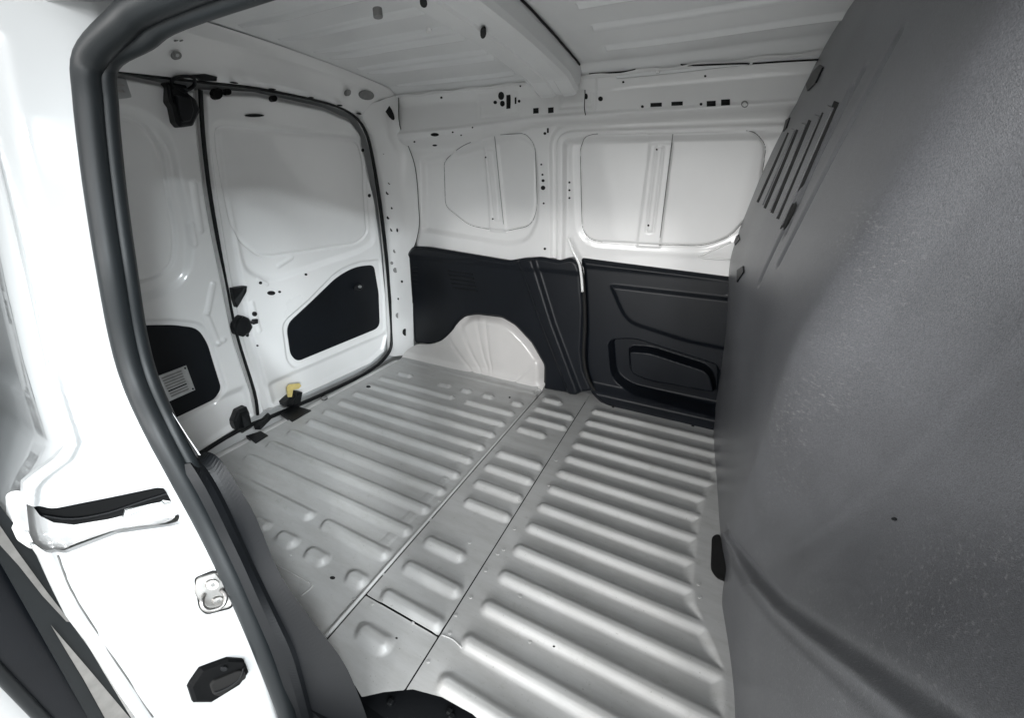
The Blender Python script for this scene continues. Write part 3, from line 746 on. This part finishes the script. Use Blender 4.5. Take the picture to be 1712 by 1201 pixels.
# rubber seals of the rear doors
tube("door_seal", [SR.px(x, y, .004, fn=SR.base) for x, y in [(431, 694), (425, 655), (396, 560), (378, 470), (364, 400), (349, 310), (339, 220), (335, 150)]], [.006, .006, .005, .004, .006, .006, .006, .006], HARDB, VAN, n=8)
sealpx = [(330, 762), (395, 722), (470, 690), (560, 650), (615, 622), (644, 598), (655, 570), (651, 490), (645, 420), (635, 340), (623, 265), (612, 222), (592, 194), (548, 173), (430, 148), (337, 137), (190, 118), (100, 105)]
tube("door_seal", [SR.px(x, y, .012, fn=SR.base) for x, y in sealpx], [.009] * 10 + [.0075, .0065, .005, .004, .004, .004, .004, .004], HARDB, VAN, n=10)

# ------------------------------------------------------------------ rear header and corner pillar
hb = [hit(x, y, 0, -1.350) for x, y in [(60, 94), (190, 116), (337, 134), (430, 145), (548, 170), (596, 190)]]
yb = np.array([p[1] for p in hb]); zb = np.array([p[2] for p in hb])
ys = np.linspace(.22, 1.50, 60)
zlow = np.interp(ys, yb, zb)
def crown(y): return .028 * (1 - ((np.asarray(y) - .92) / .6) ** 2)
rows = []
for t, (xx, dz) in zip([0, .02, .55, .62, .72, .78, 1.0], [(-1.365, -.004), (-1.348, 0), (-1.300, 0), (-1.292, .004), (-1.279, .003), (-1.274, 0), (-1.262, 0)]):
    rows.append(np.stack([np.full_like(ys, xx), ys, zlow * (1 - t) + (1.2735 + crown(ys)) * t + dz - .006 * np.sin(t * math.pi)], -1))
HD = loft("rear_header", rows, WHITE, VAN)
def hdr_pt(x, y):            # point on the header's sloping face
    p = hit(x, y, 0, -1.31)
    for _ in range(20):
        zl = float(np.interp(p[1], yb, zb)); t = np.clip((p[2] - zl) / (1.268 + float(crown(p[1])) * .6 - zl), 0, 1)
        p = hit(x, y, 0, -1.348 + .084 * t)
    return p
SH = Surf(0, lambda y, z: -1.348 + .084 * np.clip((np.asarray(z) - 1.18) / .1, 0, 1) + 0 * np.asarray(y), None, +1)
for x, y, rx, ry, m, h in [(293, 93, 8, 7, GREYP, .009), (293, 93, 3.2, 2.8, PLATE, .011), (580, 155, 4, 5.5, GREYP, .009), (611, 159, 12, 8, GREYP, .009), (293, 68, 2, 1.2, GREYP, .009), (302, 68, 1.2, 1.4, GREYP, .009)]:
    SH.hole(x, y, rx, ry, 12, HD, m, "header_plug", h=h, n=16)
for x, y, rx in [(391, 138, 7), (418, 146, 5), (455, 149, 6), (520, 163, 4), (568, 176, 4), (600, 190, 4)]:
    SH.hole(x, y, rx, 1.4, 10, HD, VOID, "header_slot", h=.003)
# corner pillar: ruled between the door frame and the side wall
inner = [SW.px(x, y, 0, fn=SW.base) for x, y in [(692, 592), (690, 500), (687, 430), (700, 385), (697, 310), (689, 250), (668, 226), (666, 158)]]
inner = np.array(inner); inner[:, 1] = np.minimum(inner[:, 1], np.array([1.585, 1.60, 1.605, 1.61, 1.59, 1.57, 1.515, 1.49]))
inner = np.array([hit(x, y, 1, yy) for (x, y), yy in zip([(692, 592), (690, 500), (687, 430), (702, 385), (698, 310), (690, 252), (669, 226), (666, 158)], [1.59, 1.60, 1.605, 1.61, 1.59, 1.57, 1.515, 1.49])])
outer = np.array([SR.px(x, y, .018, fn=SR.base) for x, y in [(657, 596), (654, 500), (650, 430), (646, 385), (638, 310), (629, 252), (622, 226), (598, 180)]])
inn = resample(inner, 60); out_ = resample(outer, 60)
back = out_.copy(); back[:, 0] -= .04
rows = [back, out_]
for t, lift in [(.1, .003), (.42, .006), (.55, .006), (.62, 0), (.85, -.004), (1, 0)]:
    r = out_ * (1 - t) + inn * t; r[:, 0] += lift; rows.append(r)
PIL = loft("corner_pillar", rows, WHITE, VAN)
seam_pts = [p + np.array([.002, -.003, 0]) for p in inn[14:]]
tube("pillar_seam", seam_pts[::4] + [seam_pts[-1]], .0016, VOID, PIL, n=6)
def pil_pt(x, y, off=.003):
    best = None
    r = ray(x, y); r = r / np.linalg.norm(r)
    P_ = np.concatenate([out_ * (1 - t) + inn * t for t in np.linspace(0, 1, 15)])
    v = P_ - CAM; d = np.linalg.norm(np.cross(v, r), axis=1); i = int(d.argmin())
    return CAM + r * (v[i] @ r - off), r
def pil_hole(x, y, rx, ry, mat=VOID, ang=0):
    c, r = pil_pt(x, y); dpt = (c - CAM) @ ROT[:, 2]; k = dpt / F_PX
    nrm = np.array([.62, -.78, 0.]); u = np.cross([0, 0, 1.], nrm); a = math.radians(ang)
    vs = [c + u * (rx * 1.1 * k * math.cos(t)) * 1 + np.array([0, 0, 1.]) * (ry * 1.05 * k * math.sin(t)) for t in np.linspace(0, 2 * math.pi, 12, endpoint=False)]
    if ang: vs = [c + (np.cos(a) * ((v - c) @ u) - np.sin(a) * (v - c)[2]) * u + np.array([0, 0, np.sin(a) * ((v - c) @ u) + np.cos(a) * (v - c)[2]]) for v in vs]
    n = len(vs); lo = [v - nrm * .006 for v in vs]
    mesh("punched_hole" if mat is VOID else "pillar_plug", vs + lo, [tuple(range(n))] + [(i, (i + 1) % n, (i + 1) % n + n, i + n) for i in range(n)], mat, PIL)
for x, y, rx, ry in [(651, 304, 2.6, 4), (648, 322, 2.6, 3.4), (655, 348, 1.5, 1.8), (649, 364, 2.4, 2.4), (655, 384, 2.4, 3), (664, 385, 1.4, 3), (641, 256, 1.6, 1.6), (678, 556, 4.5, 6),
                        (672, 471, 1.6, 1.8), (666, 500, 1.5, 1.6)]: pil_hole(x, y, rx, ry)
for x, y, rx, ry in [(660, 420, 2.6, 3), (655, 440, 2.2, 2.6), (661, 452, 3.4, 4), (666, 528, 4, 4.5)]: pil_hole(x, y, rx, ry, GREYP)
pil_hole(650, 185, 5, 14, VOID, 28)

# ------------------------------------------------------------------ roof
ROOFB = lambda x, y: 1.276 + crown(y) + 0 * np.asarray(x, float)
SC0 = Surf(2, ROOFB, None, -1)
z1 = lambda a, b: (200 + a / 3.424, b / 3.424); z2 = lambda a, b: (600 + a / 3.424, b / 3.424); z3 = lambda a, b: (1000 + a / 2.404, b / 2.404)
BEADS = []
for a, b in [(z1(560, 178), z1(1250, 0)), (z1(900, 240), z1(1470, 85)), (z1(1100, 305), z1(1700, 180)), (z1(1290, 370), z2(330, 178)), (z1(1430, 430), z2(510, 258)), (z2(60, 420), z2(670, 325)), (z2(170, 500), z2(830, 410)),
             (z2(1170, 385), z3(950, 195)), (z3(90, 155), z3(1050, 75)), (z3(0, 95), z3(1080, -60)), (z2(1210, 20), z2(1600, -30))]:
    BEADS.append((SC0.puv([a])[0], SC0.puv([b])[0]))
yr = sorted(float(b[0][1] + b[1][1]) / 2 for b in BEADS)
RB = []
for (a, b) in BEADS:
    y = (a[1] + b[1]) / 2
    if a[0] < -.62: RB.append((max(a[0], -1.21), -.70, y))
    else: RB.append((-.36, .3, y))
yfirst = min(r[2] for r in RB if r[1] < -.5)
for k in (1, 2, 3): RB.append((-1.15, -.70, yfirst - .09 * k))
yf2 = min(r[2] for r in RB if r[1] > 0)
for k in (1, 2, 3, 4): RB.append((-.36, .3, yf2 - .105 * k))
def roof_relief(x, y):
    x, y = np.broadcast_arrays(np.asarray(x, float), np.asarray(y, float)); h = np.zeros(x.shape)
    for r in RB:
        d = seg(x, y, (r[0], r[2]), (r[1], r[2])); fade = sstep(x, r[0] - .02, r[0] + .16) if r[1] < 0 else 1
        h -= .0125 * (1 - sstep(d, .0008, .0085)) * (.35 + .65 * fade)
    h -= .02 * sstep(y, 1.44, 1.50)
    h += .0012 * np.sin(x * 11 + y * 5)
    return h
SC = Surf(2, ROOFB, roof_relief, -1)
def roof_ids(u, v):
    o = np.zeros(u.shape, int)
    for i, r in enumerate(RB): o[seg(u, v, (r[0], r[2]), (r[1], r[2])) < .0145] = i + 1
    return o
for xa, xb in [(-1.27, -.60), (-.50, .30)]:
    SC.grid({0: "roof_panel", **{i + 1: "roof_bead" for i in range(len(RB))}}, xa, xb, .30, 1.505, .0042, ROOFW, {0: VAN, **{i + 1: (lambda o: o[0]) for i in range(len(RB))}}, ids=roof_ids)
# roof bow between the two roof panels
ysb = np.linspace(.30, 1.475, 50); prof_b = [(-.70, .002), (-.69, -.004), (-.655, -.006), (-.625, -.044), (-.612, -.052), (-.560, -.053), (-.555, -.048), (-.535, -.048), (-.530, -.053), (-.497, -.053), (-.485, -.048), (-.478, -.036), (-.472, .004)]
rows = []
for xx, dz in prof_b:
    z = 1.276 + crown(ysb) + dz - .004 - .018 * sstep(ysb, 1.36, 1.48) * (dz < -.03)
    rows.append(np.stack([xx + 0 * ysb, ysb, z], -1))
BOW = loft("roof_bow", rows, ROOFW, VAN, smooth=False)
SB = Surf(2, lambda x, y: 1.219 + crown(y), None, -1)
SB.hole(708, 3, 6, 8, -20, BOW, VOID, "bow_hole", h=.002); SB.hole(808, 54, 5, 9, 8, BOW, VOID, "bow_hole", h=.002)
SB.hole(631, 16, 8, 4, 0, BOW, GREYP, "bow_plug", h=.012)
SB.hole(717, 50, 5, 2.5, 0, BOW, WHITE, "bow_plug", h=.004)
tube("bow_sealant", [(-.470, y, 1.276 + float(crown(y)) - .002 - .0015 * random.random()) for y in np.linspace(.4, 1.44, 30)], .0028, VOID, BOW, n=6, sub=2)
# gusset at the bow's end
gpts = [(868, 96), (916, 96), (952, 128), (938, 157), (905, 156), (872, 128)]
gq = [hit(872, 112, 1, 1.44), hit(918, 92, 1, 1.40), hit(950, 127, 1, 1.475), hit(937, 155, 1, 1.490), hit(898, 157, 1, 1.490), hit(880, 140, 1, 1.48)]
mesh("bow_gusset", gq + [p + np.array([0, .03, .02]) for p in gq], [tuple(range(6))] + [(i, (i + 1) % 6, (i + 1) % 6 + 6, i + 6) for i in range(6)], ROOFW, BOW)
tube("gusset_seam", [hit(915, 101, 1, 1.398), hit(907, 120, 1, 1.438), hit(902, 134, 1, 1.462)], .0016, VOID, BOW, n=6)
tube("gusset_slot", [hit(897, 154, 1, 1.483), hit(921, 154, 1, 1.483)], .0022, VOID, BOW, n=6)
# folded flange clips along the roof edge
for x, y in [(732, 148), (1101, 113)]:
    p = hit(x, y, 1, 1.492); box("roof_clip", p - np.array([.006, .006, .014]), p + np.array([.006, .006, .014]), WHITE, VAN, .003)
loft("roof_flange", [[(x, 1.478, 1.258 + .003 * math.sin(x * 40)) for x in np.linspace(-1.26, .2, 80)], [(x, 1.486, 1.254 + .002 * math.sin(x * 40)) for x in np.linspace(-1.26, .2, 80)], [(x, 1.50, 1.252) for x in np.linspace(-1.26, .2, 80)]], WHITE, VAN)
for pts in ([(663, 152), (640, 140), (612, 131), (603, 124)], [(944, 122), (953, 129)], [(715, 138), (722, 143), (770, 137)], [(1138, 105), (1150, 109), (1240, 106), (1253, 107)], [(1258, 106), (1320, 102), (1385, 99)], [(985, 123), (1040, 120), (1060, 116), (1067, 108)]):
    tube("sealant_line", [hit(x, y, 1, 1.484) for x, y in pts], .0022, VOID, VAN, n=6)

# ------------------------------------------------------------------ bulkhead
bB = smooth_interp([-.7, -.5, -.35, -.2, -.1, 0, .07, .15, .35, .6, .9], [-.25, -.10, .02, .12, .24, .52, .64, .70, .79, .93, 1.0], .028)
bA = smooth_interp([-.1, .05, .25, .448, .70, .97, 1.22, 1.35], [.06, .072, .092, .114, .158, .12, .07, .04], .05)
def bulk_far(y, z): return .240 - bB(y - (.62 + .37 * (.75 - z))) * bA(z)
SK1 = Surf(0, lambda y, z: .215 - .05 * sstep(y, .55, .95) + 0 * np.asarray(z, float), None, -1)
RIDGE = [(1196, 888), (1212, 925), (1240, 965), (1290, 1015), (1345, 1060), (1430, 1125), (1510, 1190), (1560, 1228)]
rid = SK1.puv(RIDGE)
ridz = lambda y: np.interp(y, rid[::-1, 0], rid[::-1, 1])
def BULKB(y, z):
    y, z = np.broadcast_arrays(np.asarray(y, float), np.asarray(z, float))
    sft = y - (.60 + .37 * (.75 - z)); w = sstep(sft, -.10, .07)
    lift = sstep(z - ridz(y), -.01, .30)
    near = .230 + (.045 + .30 * np.clip(.52 + .37 * (.75 - z) - y, 0, .5)) * lift
    up = near * (1 - w) + bulk_far(np.maximum(y, .6 + .37 * (.75 - z)), z) * w
    lowm = sstep(ridz(y) - z, -.006, .022) * sstep(.95 - y, 0, .2)
    return up * (1 - lowm) + (.214 - .035 * sstep(y, .55, .95)) * lowm
SK0 = Surf(0, BULKB, None, -1)
lines = [SK0.puv([a, b]) for a, b in [((1442, 118), (1268, 472)), ((1420, 150), (1312, 388)), ((1500, 60), (1300, 440))]]
def bulk_relief(y, z):
    y, z = np.broadcast_arrays(np.asarray(y, float), np.asarray(z, float)); h = np.zeros(y.shape)
    d = polyline_d(y, z, [tuple(p) for p in rid])
    h -= .011 * np.exp(-(d / .0065) ** 2)
    h += .004 * np.exp(-((d - .016) / .006) ** 2)
    for l in lines: h += .006 * np.exp(-(seg(y, z, l[0], l[1]) / .007) ** 2)
    h += .002 * np.sin(z * 6 + y * 3)
    return h
SK = Surf(0, BULKB, bulk_relief, -1)
BK = SK.grid("bulkhead", .16, 1.66, -.03, 1.30, .006, BULK, VAN)[0]
BK["label"] = "grained grey plastic bulkhead bulging into the load bay"
for a, b, w in [((1318, 222), (1266, 338), 1.6), ((1333, 217), (1278, 348), 1.9), ((1354, 201), (1290, 356), 2.3), ((1377, 189), (1300, 366), 2.8), ((1398, 170), (1307, 384), 3.6)]:
    SK.strip("louvre_slot", a, b, w * 1.15, w, .001, VOID, BK)
for a, b, w in [((1325, 216), (1272, 342), 3.0), ((1343, 207), (1284, 352), 3.6), ((1365, 193), (1295, 361), 4.5), ((1387, 178), (1303, 375), 5)]:
    SK.strip("louvre", a, b, w, w * .7, .003, BULK, BK)
for pts in ([(1362, 118), (1372, 108), (1378, 112), (1366, 138), (1352, 152), (1350, 140)], [(1228, 398), (1236, 392), (1238, 400), (1230, 410)], [(1234, 452), (1244, 445), (1245, 455), (1234, 472)], [(1316, 200), (1322, 196), (1316, 214), (1311, 220)]):
    SK.plate("edge_notch", pts, .004, HARDB, BK, cham=.001)
SK.hole(1497, 869, 3.2, 2.6, 0, BK, HARDB, "rivet", h=.0025)

# ------------------------------------------------------------------ sliding-door opening: seal, pillar trim, jamb
def y_open(z): return np.interp(z, [-.1, .0, .35, .55, .8, 1.0, 1.12], [.165, .175, .212, .216, .252, .295, .330])
def open_pt(x, y, add=0.0):
    yy = .22
    for _ in range(40):
        p = hit(x, y, 1, yy); yy = .5 * yy + .5 * (float(y_open(p[2])) + add)
    return hit(x, y, 1, yy)
SEAL_C = [(165, 44), (150, 100), (150, 170), (160, 270), (172, 360), (186, 450), (205, 560), (227, 640), (262, 718), (300, 790), (350, 885), (400, 990), (446, 1100), (484, 1205)]
sp = [open_pt(x, y) for x, y in SEAL_C]
top = sp[0]
front = [(.20, .33, 1.105), (.30, .31, 1.06), (.34, .26, .85), (.345, .225, .5), (.34, .19, .1), (.28, .165, -.055), (0, .16, -.07), (-.35, .16, -.07), (-.58, .165, -.06)]
p0 = [(-.05, .335, 1.118), (-.35, .335, 1.118), (top[0] + .12, .334, 1.112), (top[0] + .045, .328, 1.098)]
loop = [np.array(p) for p in p0] + sp[1:] + [np.array(p) for p in front[::-1]]
tube("door_seal", loop, [.0158 for i in range(len(loop))], RUBBER, VAN, n=16, closed=True, sub=5)
lip = [p + np.array([.005, .017, -.012 if i < 4 else 0]) for i, p in enumerate(loop)]
tube("seal_lip", lip, .0108, RUBBER, VAN, n=8, closed=True, sub=5)

# black pillar trim inside the seal
inn_px = [(338, 758), (352, 752), (374, 772), (396, 811), (420, 847), (441, 896), (459, 945), (484, 987), (526, 1043), (575, 1106), (602, 1168), (618, 1215)]
rid_px = [(325, 770), (335, 768), (352, 792), (371, 826), (387, 860), (403, 896), (425, 945), (447, 990), (474, 1045), (496, 1090), (514, 1160), (528, 1215)]
out_px = [(318, 775), (322, 780), (335, 800), (352, 832), (366, 860), (380, 890), (402, 935), (422, 980), (446, 1035), (468, 1085), (490, 1150), (508, 1215)]
def row(pxs, add):
    r = resample([open_pt(x, y, add) for x, y in pxs], 90); k = np.ones(9) / 9
    q = np.stack([np.convolve(np.pad(r[:, c], 4, mode='edge'), k, 'valid') for c in range(3)], -1); q[0] = r[0]; q[-1] = r[-1]; return q
r_in = row(inn_px, .050); r_ri = row(rid_px, .030); r_ou = row(out_px, .012)
r_bk = r_in + np.array([-.03, .010, -.035]); r_bk2 = r_in + np.array([-.11, .035, -.12])
PT = loft("pillar_trim", [r_ou + np.array([-.01, -.01, 0]), r_ou, r_ou * .3 + r_ri * .7 + np.array([.002, -.002, .002]), r_ri, r_ri * .7 + r_in * .3, r_in, r_bk, r_bk2], BLACKP, VAN, smooth=False)
PT["label"] = "black plastic trim at the foot of the door pillar"
tube("trim_joint", [open_pt(x, y, a) for x, y, a in [(574, 1152, .047), (560, 1178, .045), (548, 1206, .042)]], .0015, VOID, PT, n=6)
# white sliver of the inner flange
fl = [open_pt(x, y, .022) for x, y in [(279, 678), (292, 698), (312, 730), (333, 762)]]
fr = [open_pt(x, y, .022) for x, y in [(280, 678), (293.5, 698), (314, 730), (335, 761)]]
loft("inner_flange", [fl, fr, [p + np.array([-.04, .005, -.02]) for p in fr]], JAMBW, VAN)

# jamb face of the rear pillar
_xs = smooth_interp([-.15, -.03, .12, .254, .372, .483, .559, .63, .8, 1.1, 1.2], [-.52, -.553, -.587, -.633, -.682, -.712, -.737, -.774, -.777, -.765, -.76], .02)
JB = lambda y, z: _xs(np.asarray(z, float)) - .014 - .42 * np.clip(y_open(z) - np.asarray(y, float), -.01, .3)
SJ0 = Surf(0, JB, None, +1)
J_OUT_PX = [(-60, -90), (-30, 120), (0, 240), (25, 350), (58, 500), (82, 610), (112, 730), (113, 752), (98, 772), (62, 798), (45, 812), (44, 845), (50, 900), (62, 925), (72, 940), (95, 991), (120, 1042), (152, 1083), (203, 1165), (245, 1225), (482, 1225), (446, 1110), (402, 1002), (350, 895), (300, 802), (262, 728), (226, 650), (203, 565), (184, 455), (168, 360), (156, 270), (146, 170), (146, 100), (158, 50), (190, 10), (230, -30), (230, -90)]
J_OUT = SJ0.puv(J_OUT_PX)
SLOT_PX = [(44, 846), (60, 851), (85, 853), (180, 834), (262, 816), (276, 817), (283, 825), (291, 840), (300, 857), (306, 868), (303, 876), (290, 880), (200, 893), (112, 926), (78, 926), (62, 915), (46, 880)]
SLOT = SJ0.puv(SLOT_PX)
CR1 = SJ0.puv([(-20, 60), (12, 230), (40, 340), (72, 470), (100, 590), (124, 680), (146, 745), (132, 775), (92, 805), (76, 822), (74, 850)])
CR2 = SJ0.puv([(96, 927), (118, 985), (152, 1042), (203, 1121), (256, 1200), (275, 1225)])
def jamb_relief(y, z):
    y, z = np.broadcast_arrays(np.asarray(y, float), np.asarray(z, float)); h = np.zeros(y.shape)
    e = -sdf(y, z, J_OUT)
    h -= .012 * (1 - sstep(e, 0, .010)) * (y < .20 + .12 * np.clip(z - .5, 0, 1))
    d1 = polyline_d(y, z, [tuple(p) for p in CR1]); h -= .013 * np.exp(-(d1 / .007) ** 2)
    d2 = polyline_d(y, z, [tuple(p) for p in CR2]); h -= .006 * np.exp(-(d2 / .0035) ** 2)
    h += .0015 * np.sin(z * 9 + 1) + .001 * np.sin(y * 40)
    return h
SJ = Surf(0, JB, jamb_relief, +1)
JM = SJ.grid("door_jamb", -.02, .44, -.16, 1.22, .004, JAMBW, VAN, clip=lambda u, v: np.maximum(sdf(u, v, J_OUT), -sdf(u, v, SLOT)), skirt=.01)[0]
JM["label"] = "glossy white pillar face beside the door seal"
tube("joint_line", SJ.pxm([(97, 929), (118, 985), (152, 1042), (203, 1121), (256, 1200)], .0006), .0012, LINE, JM, n=6)
# recess behind the slot: black rail above, pressed grey metal below
sl = SJ0.puv(SLOT_PX)
REC = Surf(0, lambda y, z: JB(y, z) - .040, lambda y, z: -.0 * y, +1)
wave_px = [(78, 908), (86, 912), (96, 905), (112, 908), (128, 908), (146, 896), (168, 880), (195, 869), (225, 864), (252, 866), (272, 876), (288, 876), (300, 872)]
def rec_relief(y, z):
    y, z = np.broadcast_arrays(np.asarray(y, float), np.asarray(z, float))
    d = polyline_d(y, z, [tuple(p) for p in WV]); return .007 * np.exp(-(d / .008) ** 2) + .010 * sstep(WZ(y) - z, 0, .016)
WV = REC.puv(wave_px); WZ = lambda y: np.interp(y, WV[:, 0], WV[:, 1])
RECS = Surf(0, REC.base, rec_relief, +1)
RECO = RECS.grid("rail_recess", float(sl[:, 0].min()) - .01, float(sl[:, 0].max()) + .012, float(sl[:, 1].min()) - .02, float(sl[:, 1].max()) + .02, .0032, WHITE, JM,
          clip=lambda u, v: sdf(u, v, sl) - .008)[0]
RECS.plate("door_rail", [(48, 838), (85, 845), (180, 824), (262, 806), (290, 812), (296, 838), (272, 834), (268, 838), (206, 851), (203, 862), (178, 868), (122, 877), (88, 873), (66, 862)], .006, MATTE, JM, cham=.003)
tube("rail_edge", [RECS.px(x, y, .008) for x, y in [(70, 862), (120, 868), (180, 858), (240, 838), (285, 824)]], .0022, BLACKP, JM, n=6)
RECS.plate("rail_end_plate", [(206, 853), (262, 838), (268, 836), (274, 842), (290, 838), (300, 858), (280, 868), (252, 858), (224, 858), (204, 866)], .0035, PLATE, JM, cham=.001)
# striker
SJ.plate("striker_base", fillet([(328, 966), (360, 956), (376, 964), (390, 1000), (384, 1015), (346, 1024), (334, 1016), (334, 1006), (324, 992)], 7, 3), .0035, CAST, JM)
SJ.plate("striker_base", fillet([(324, 967), (358, 953), (380, 962), (393, 1003), (388, 1018), (344, 1029), (332, 1018)], 7, 3), .0012, VOID, JM)
for x, y, r in [(351, 976, 11), (361, 1003, 9)]:
    SJ.hole(x, y, r, r * .75, -15, JM, STEEL, "striker_bolt", h=.008, n=16); SJ.hole(x, y, r * .4, r * .3, -15, JM, GREYP, "striker_bolt", h=.0088, n=6)
tube("striker_loop", [SJ.px(x, y, o) for x, y, o in [(341, 996, .004), (338, 1004, .02), (340, 1016, .024), (352, 1021, .024), (372, 1014, .022), (378, 996, .016), (370, 987, .004)]], .0036, STEEL, JM, n=8)
# rubber bump stop
bst = SJ.plate("bump_stop", [(312, 1147), (316, 1139), (332, 1116), (378, 1099), (404, 1101), (412, 1122), (398, 1142), (350, 1172), (320, 1172)], .010, MATTE, JM, cham=.004)
SJ.plate("bump_stop_pocket", [(344, 1140), (350, 1132), (390, 1116), (402, 1116), (404, 1128), (362, 1158), (350, 1156)], .0145, VOID, JM, rnd=3)
SJ.hole(367, 1113, 5.5, 4, -15, JM, BLACKP, "bump_stop_screw", h=.014)
tube("bump_stop_lip", [SJ.px(x, y, .015) for x, y in [(358, 1160), (382, 1150), (402, 1134), (407, 1118)]], .0018, BLACKP, JM, n=6)

# ------------------------------------------------------------------ outer body
def body_y(z): return np.interp(z, [-.35, -.1, .3, .48, .56, .775, .97, 1.12, 1.24, 1.31], [.075, .058, .054, .062, .125, .165, .205, .245, .31, .42])
edge = SJ.pxm(resample(J_OUT_PX[1:20], 90))
_o = np.argsort(edge[:, 2]); EZ = edge[_o, 2]; EX = edge[_o, 0]
EX = np.interp(EZ, np.linspace(EZ[0], EZ[-1], 14), np.interp(np.linspace(EZ[0], EZ[-1], 14), EZ, EX))
ey = np.array([float(body_y(z)) for z in edge[:, 2]])
def flange_row(t, dx):
    r = edge.copy(); r[:, 1] = edge[:, 1] * (1 - t) + ey * t; r[:, 0] = edge[:, 0] * (1 - t) + np.minimum(edge[:, 0], np.interp(edge[:, 2], EZ, EX)) * t + dx; return r
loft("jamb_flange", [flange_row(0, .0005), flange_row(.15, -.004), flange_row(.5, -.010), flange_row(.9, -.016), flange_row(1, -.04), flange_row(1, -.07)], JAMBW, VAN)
SQ = Surf(1, lambda x, z: body_y(z) + 0 * np.asarray(x, float), None, -1)
QW = fillet([(-.875, .62), (-1.40, .62), (-1.36, .98), (-.90, .98)], .05, 6)
SQ.relief = lambda x, z: .012 * sstep(-sdf(x, z, QW), 0, .012)
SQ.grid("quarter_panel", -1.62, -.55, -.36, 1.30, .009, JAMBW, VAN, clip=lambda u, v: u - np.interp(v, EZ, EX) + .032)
rsr = [[(x, float(body_y(z)), z) for x in np.linspace(-1.62, .9, 30)] for z in (1.15, 1.2, 1.25, 1.29)] + [[(x, .42, 1.325) for x in np.linspace(-1.62, .9, 30)], [(x, .92, 1.352) for x in np.linspace(-1.62, .9, 30)], [(x, 1.45, 1.325) for x in np.linspace(-1.62, .9, 30)]]
loft("roof_skin", rsr, JAMBW, VAN)
loft("door_header", [[(x, .245, 1.155) for x in np.linspace(-.80, .9, 12)], [(x, .30, 1.125) for x in np.linspace(-.80, .9, 12)], [(x, .345, 1.135) for x in np.linspace(-.80, .9, 12)], [(x, .36, 1.20) for x in np.linspace(-1.4, .9, 12)], [(x, .32, 1.28) for x in np.linspace(-1.4, .9, 12)]], JAMBW, VAN)
loft("outer_side_panel", [[(x, y, z) for x in np.linspace(-1.62, .9, 10)] for y, z in [(1.45, 1.325), (1.60, 1.24), (1.70, .9), (1.76, .5), (1.77, .1), (1.75, -.36)]], JAMBW, VAN)
loft("rear_skin", [[(float(prof(z)) - .06, y, z) for y in np.linspace(.05, 1.76, 10)] for z in (-.36, 0, .4, .7, 1.0, 1.2)] + [[(-1.30, y, 1.335) for y in np.linspace(.3, 1.55, 10)]], JAMBW, VAN)
loft("sill", [[(x, .22, -.07) for x in np.linspace(-.80, .9, 10)], [(x, .14, -.085) for x in np.linspace(-.80, .9, 10)], [(x, .06, -.12) for x in np.linspace(-.80, .9, 10)], [(x, .06, -.36) for x in np.linspace(-.80, .9, 10)], [(x, .5, -.36) for x in np.linspace(-.80, .9, 10)]], JAMBW, VAN)
zz = np.linspace(-.08, 1.16, 16)
loft("front_pillar", [[(.335, float(y_open(z)) + .05, z) for z in zz], [(.355, float(y_open(z)) + .01, z) for z in zz], [(.39, float(body_y(z)) + .02, z) for z in zz], [(.42, float(body_y(z)), z) for z in zz], [(.9, float(body_y(z)), z) for z in zz]], JAMBW, VAN)
loft("cab_rear_panel", [[(.9, y, z) for y in (.1, .9, 1.75)] for z in (-.36, .5, 1.3)], JAMBW, VAN, smooth=False)
# the open sliding door standing outside the quarter panel
def sdoor():
    zs = np.linspace(-.22, 1.10, 34)
    off = lambda z: float(body_y(z)) - .03 - .075 * float(sstep(z, .47, .60))
    th = .095
    rows = [[(-.865, off(z) - .004, z) for z in zs], [(-.852, off(z) - .012, z) for z in zs], [(-.850, off(z) - .06, z) for z in zs], [(-.856, off(z) - th + .006, z) for z in zs], [(-.872, off(z) - th, z) for z in zs], [(-1.60, off(z) - th, z) for z in zs]]
    d = loft("sliding_door", rows, JAMBW, VAN)
    d["label"] = "white sliding door slid back along the outside of the van"
    loft("inner_skin", [[(-.865, off(z) - .004, z) for z in zs], [(-1.6, off(z) - .004, z) for z in zs]], JAMBW, d)
    zt = np.linspace(-.12, .46, 16)
    loft("door_trim_panel", [[(-.96, off(z) + .012, z) for z in zt], [(-.846, off(z) + .010, z) for z in zt], [(-.838, off(z) + .002, z) for z in zt], [(-.836, off(z) - .030, z) for z in zt], [(-.846, off(z) - .052, z) for z in zt]], TRIMP, d)
    tube("door_edge_seal", [(-.848, off(z) - .058, z) for z in zs], .008, RUBBER, d, n=8)
sdoor()
SLD = bpy.data.objects["sliding_door"]
def facing_plate(name, pts, x, t, mat, par):
    q = [hit(a, b, 0, x) for a, b in pts]; n = len(q)
    vs = q + [p - np.array([t, 0, 0]) for p in q]
    return mesh(name, vs, [tuple(range(n))] + [(i, i + n, (i + 1) % n + n, (i + 1) % n) for i in range(n)], mat, par)
facing_plate("gap_shade_plate", [(-20, 820), (30, 885), (64, 932), (92, 991), (118, 1042), (150, 1086), (222, 1206), (150, 1206), (60, 1046), (-20, 905)], -.828, .006, RUBBER, SLD)  # dark plate added where the gap beside the door lies in shade
facing_plate("gap_light_strip", [(-20, 850), (28, 921), (79, 991), (118, 1041), (111, 1040), (72, 998), (32, 947), (-20, 890)], -.824, .003, STEEL, SLD)  # bright strips added to stand for light in the gap beside the door
facing_plate("gap_light_strip", [(86, 1047), (152, 1124), (221, 1206), (178, 1206), (140, 1137), (109, 1086)], -.824, .003, STEEL, SLD)
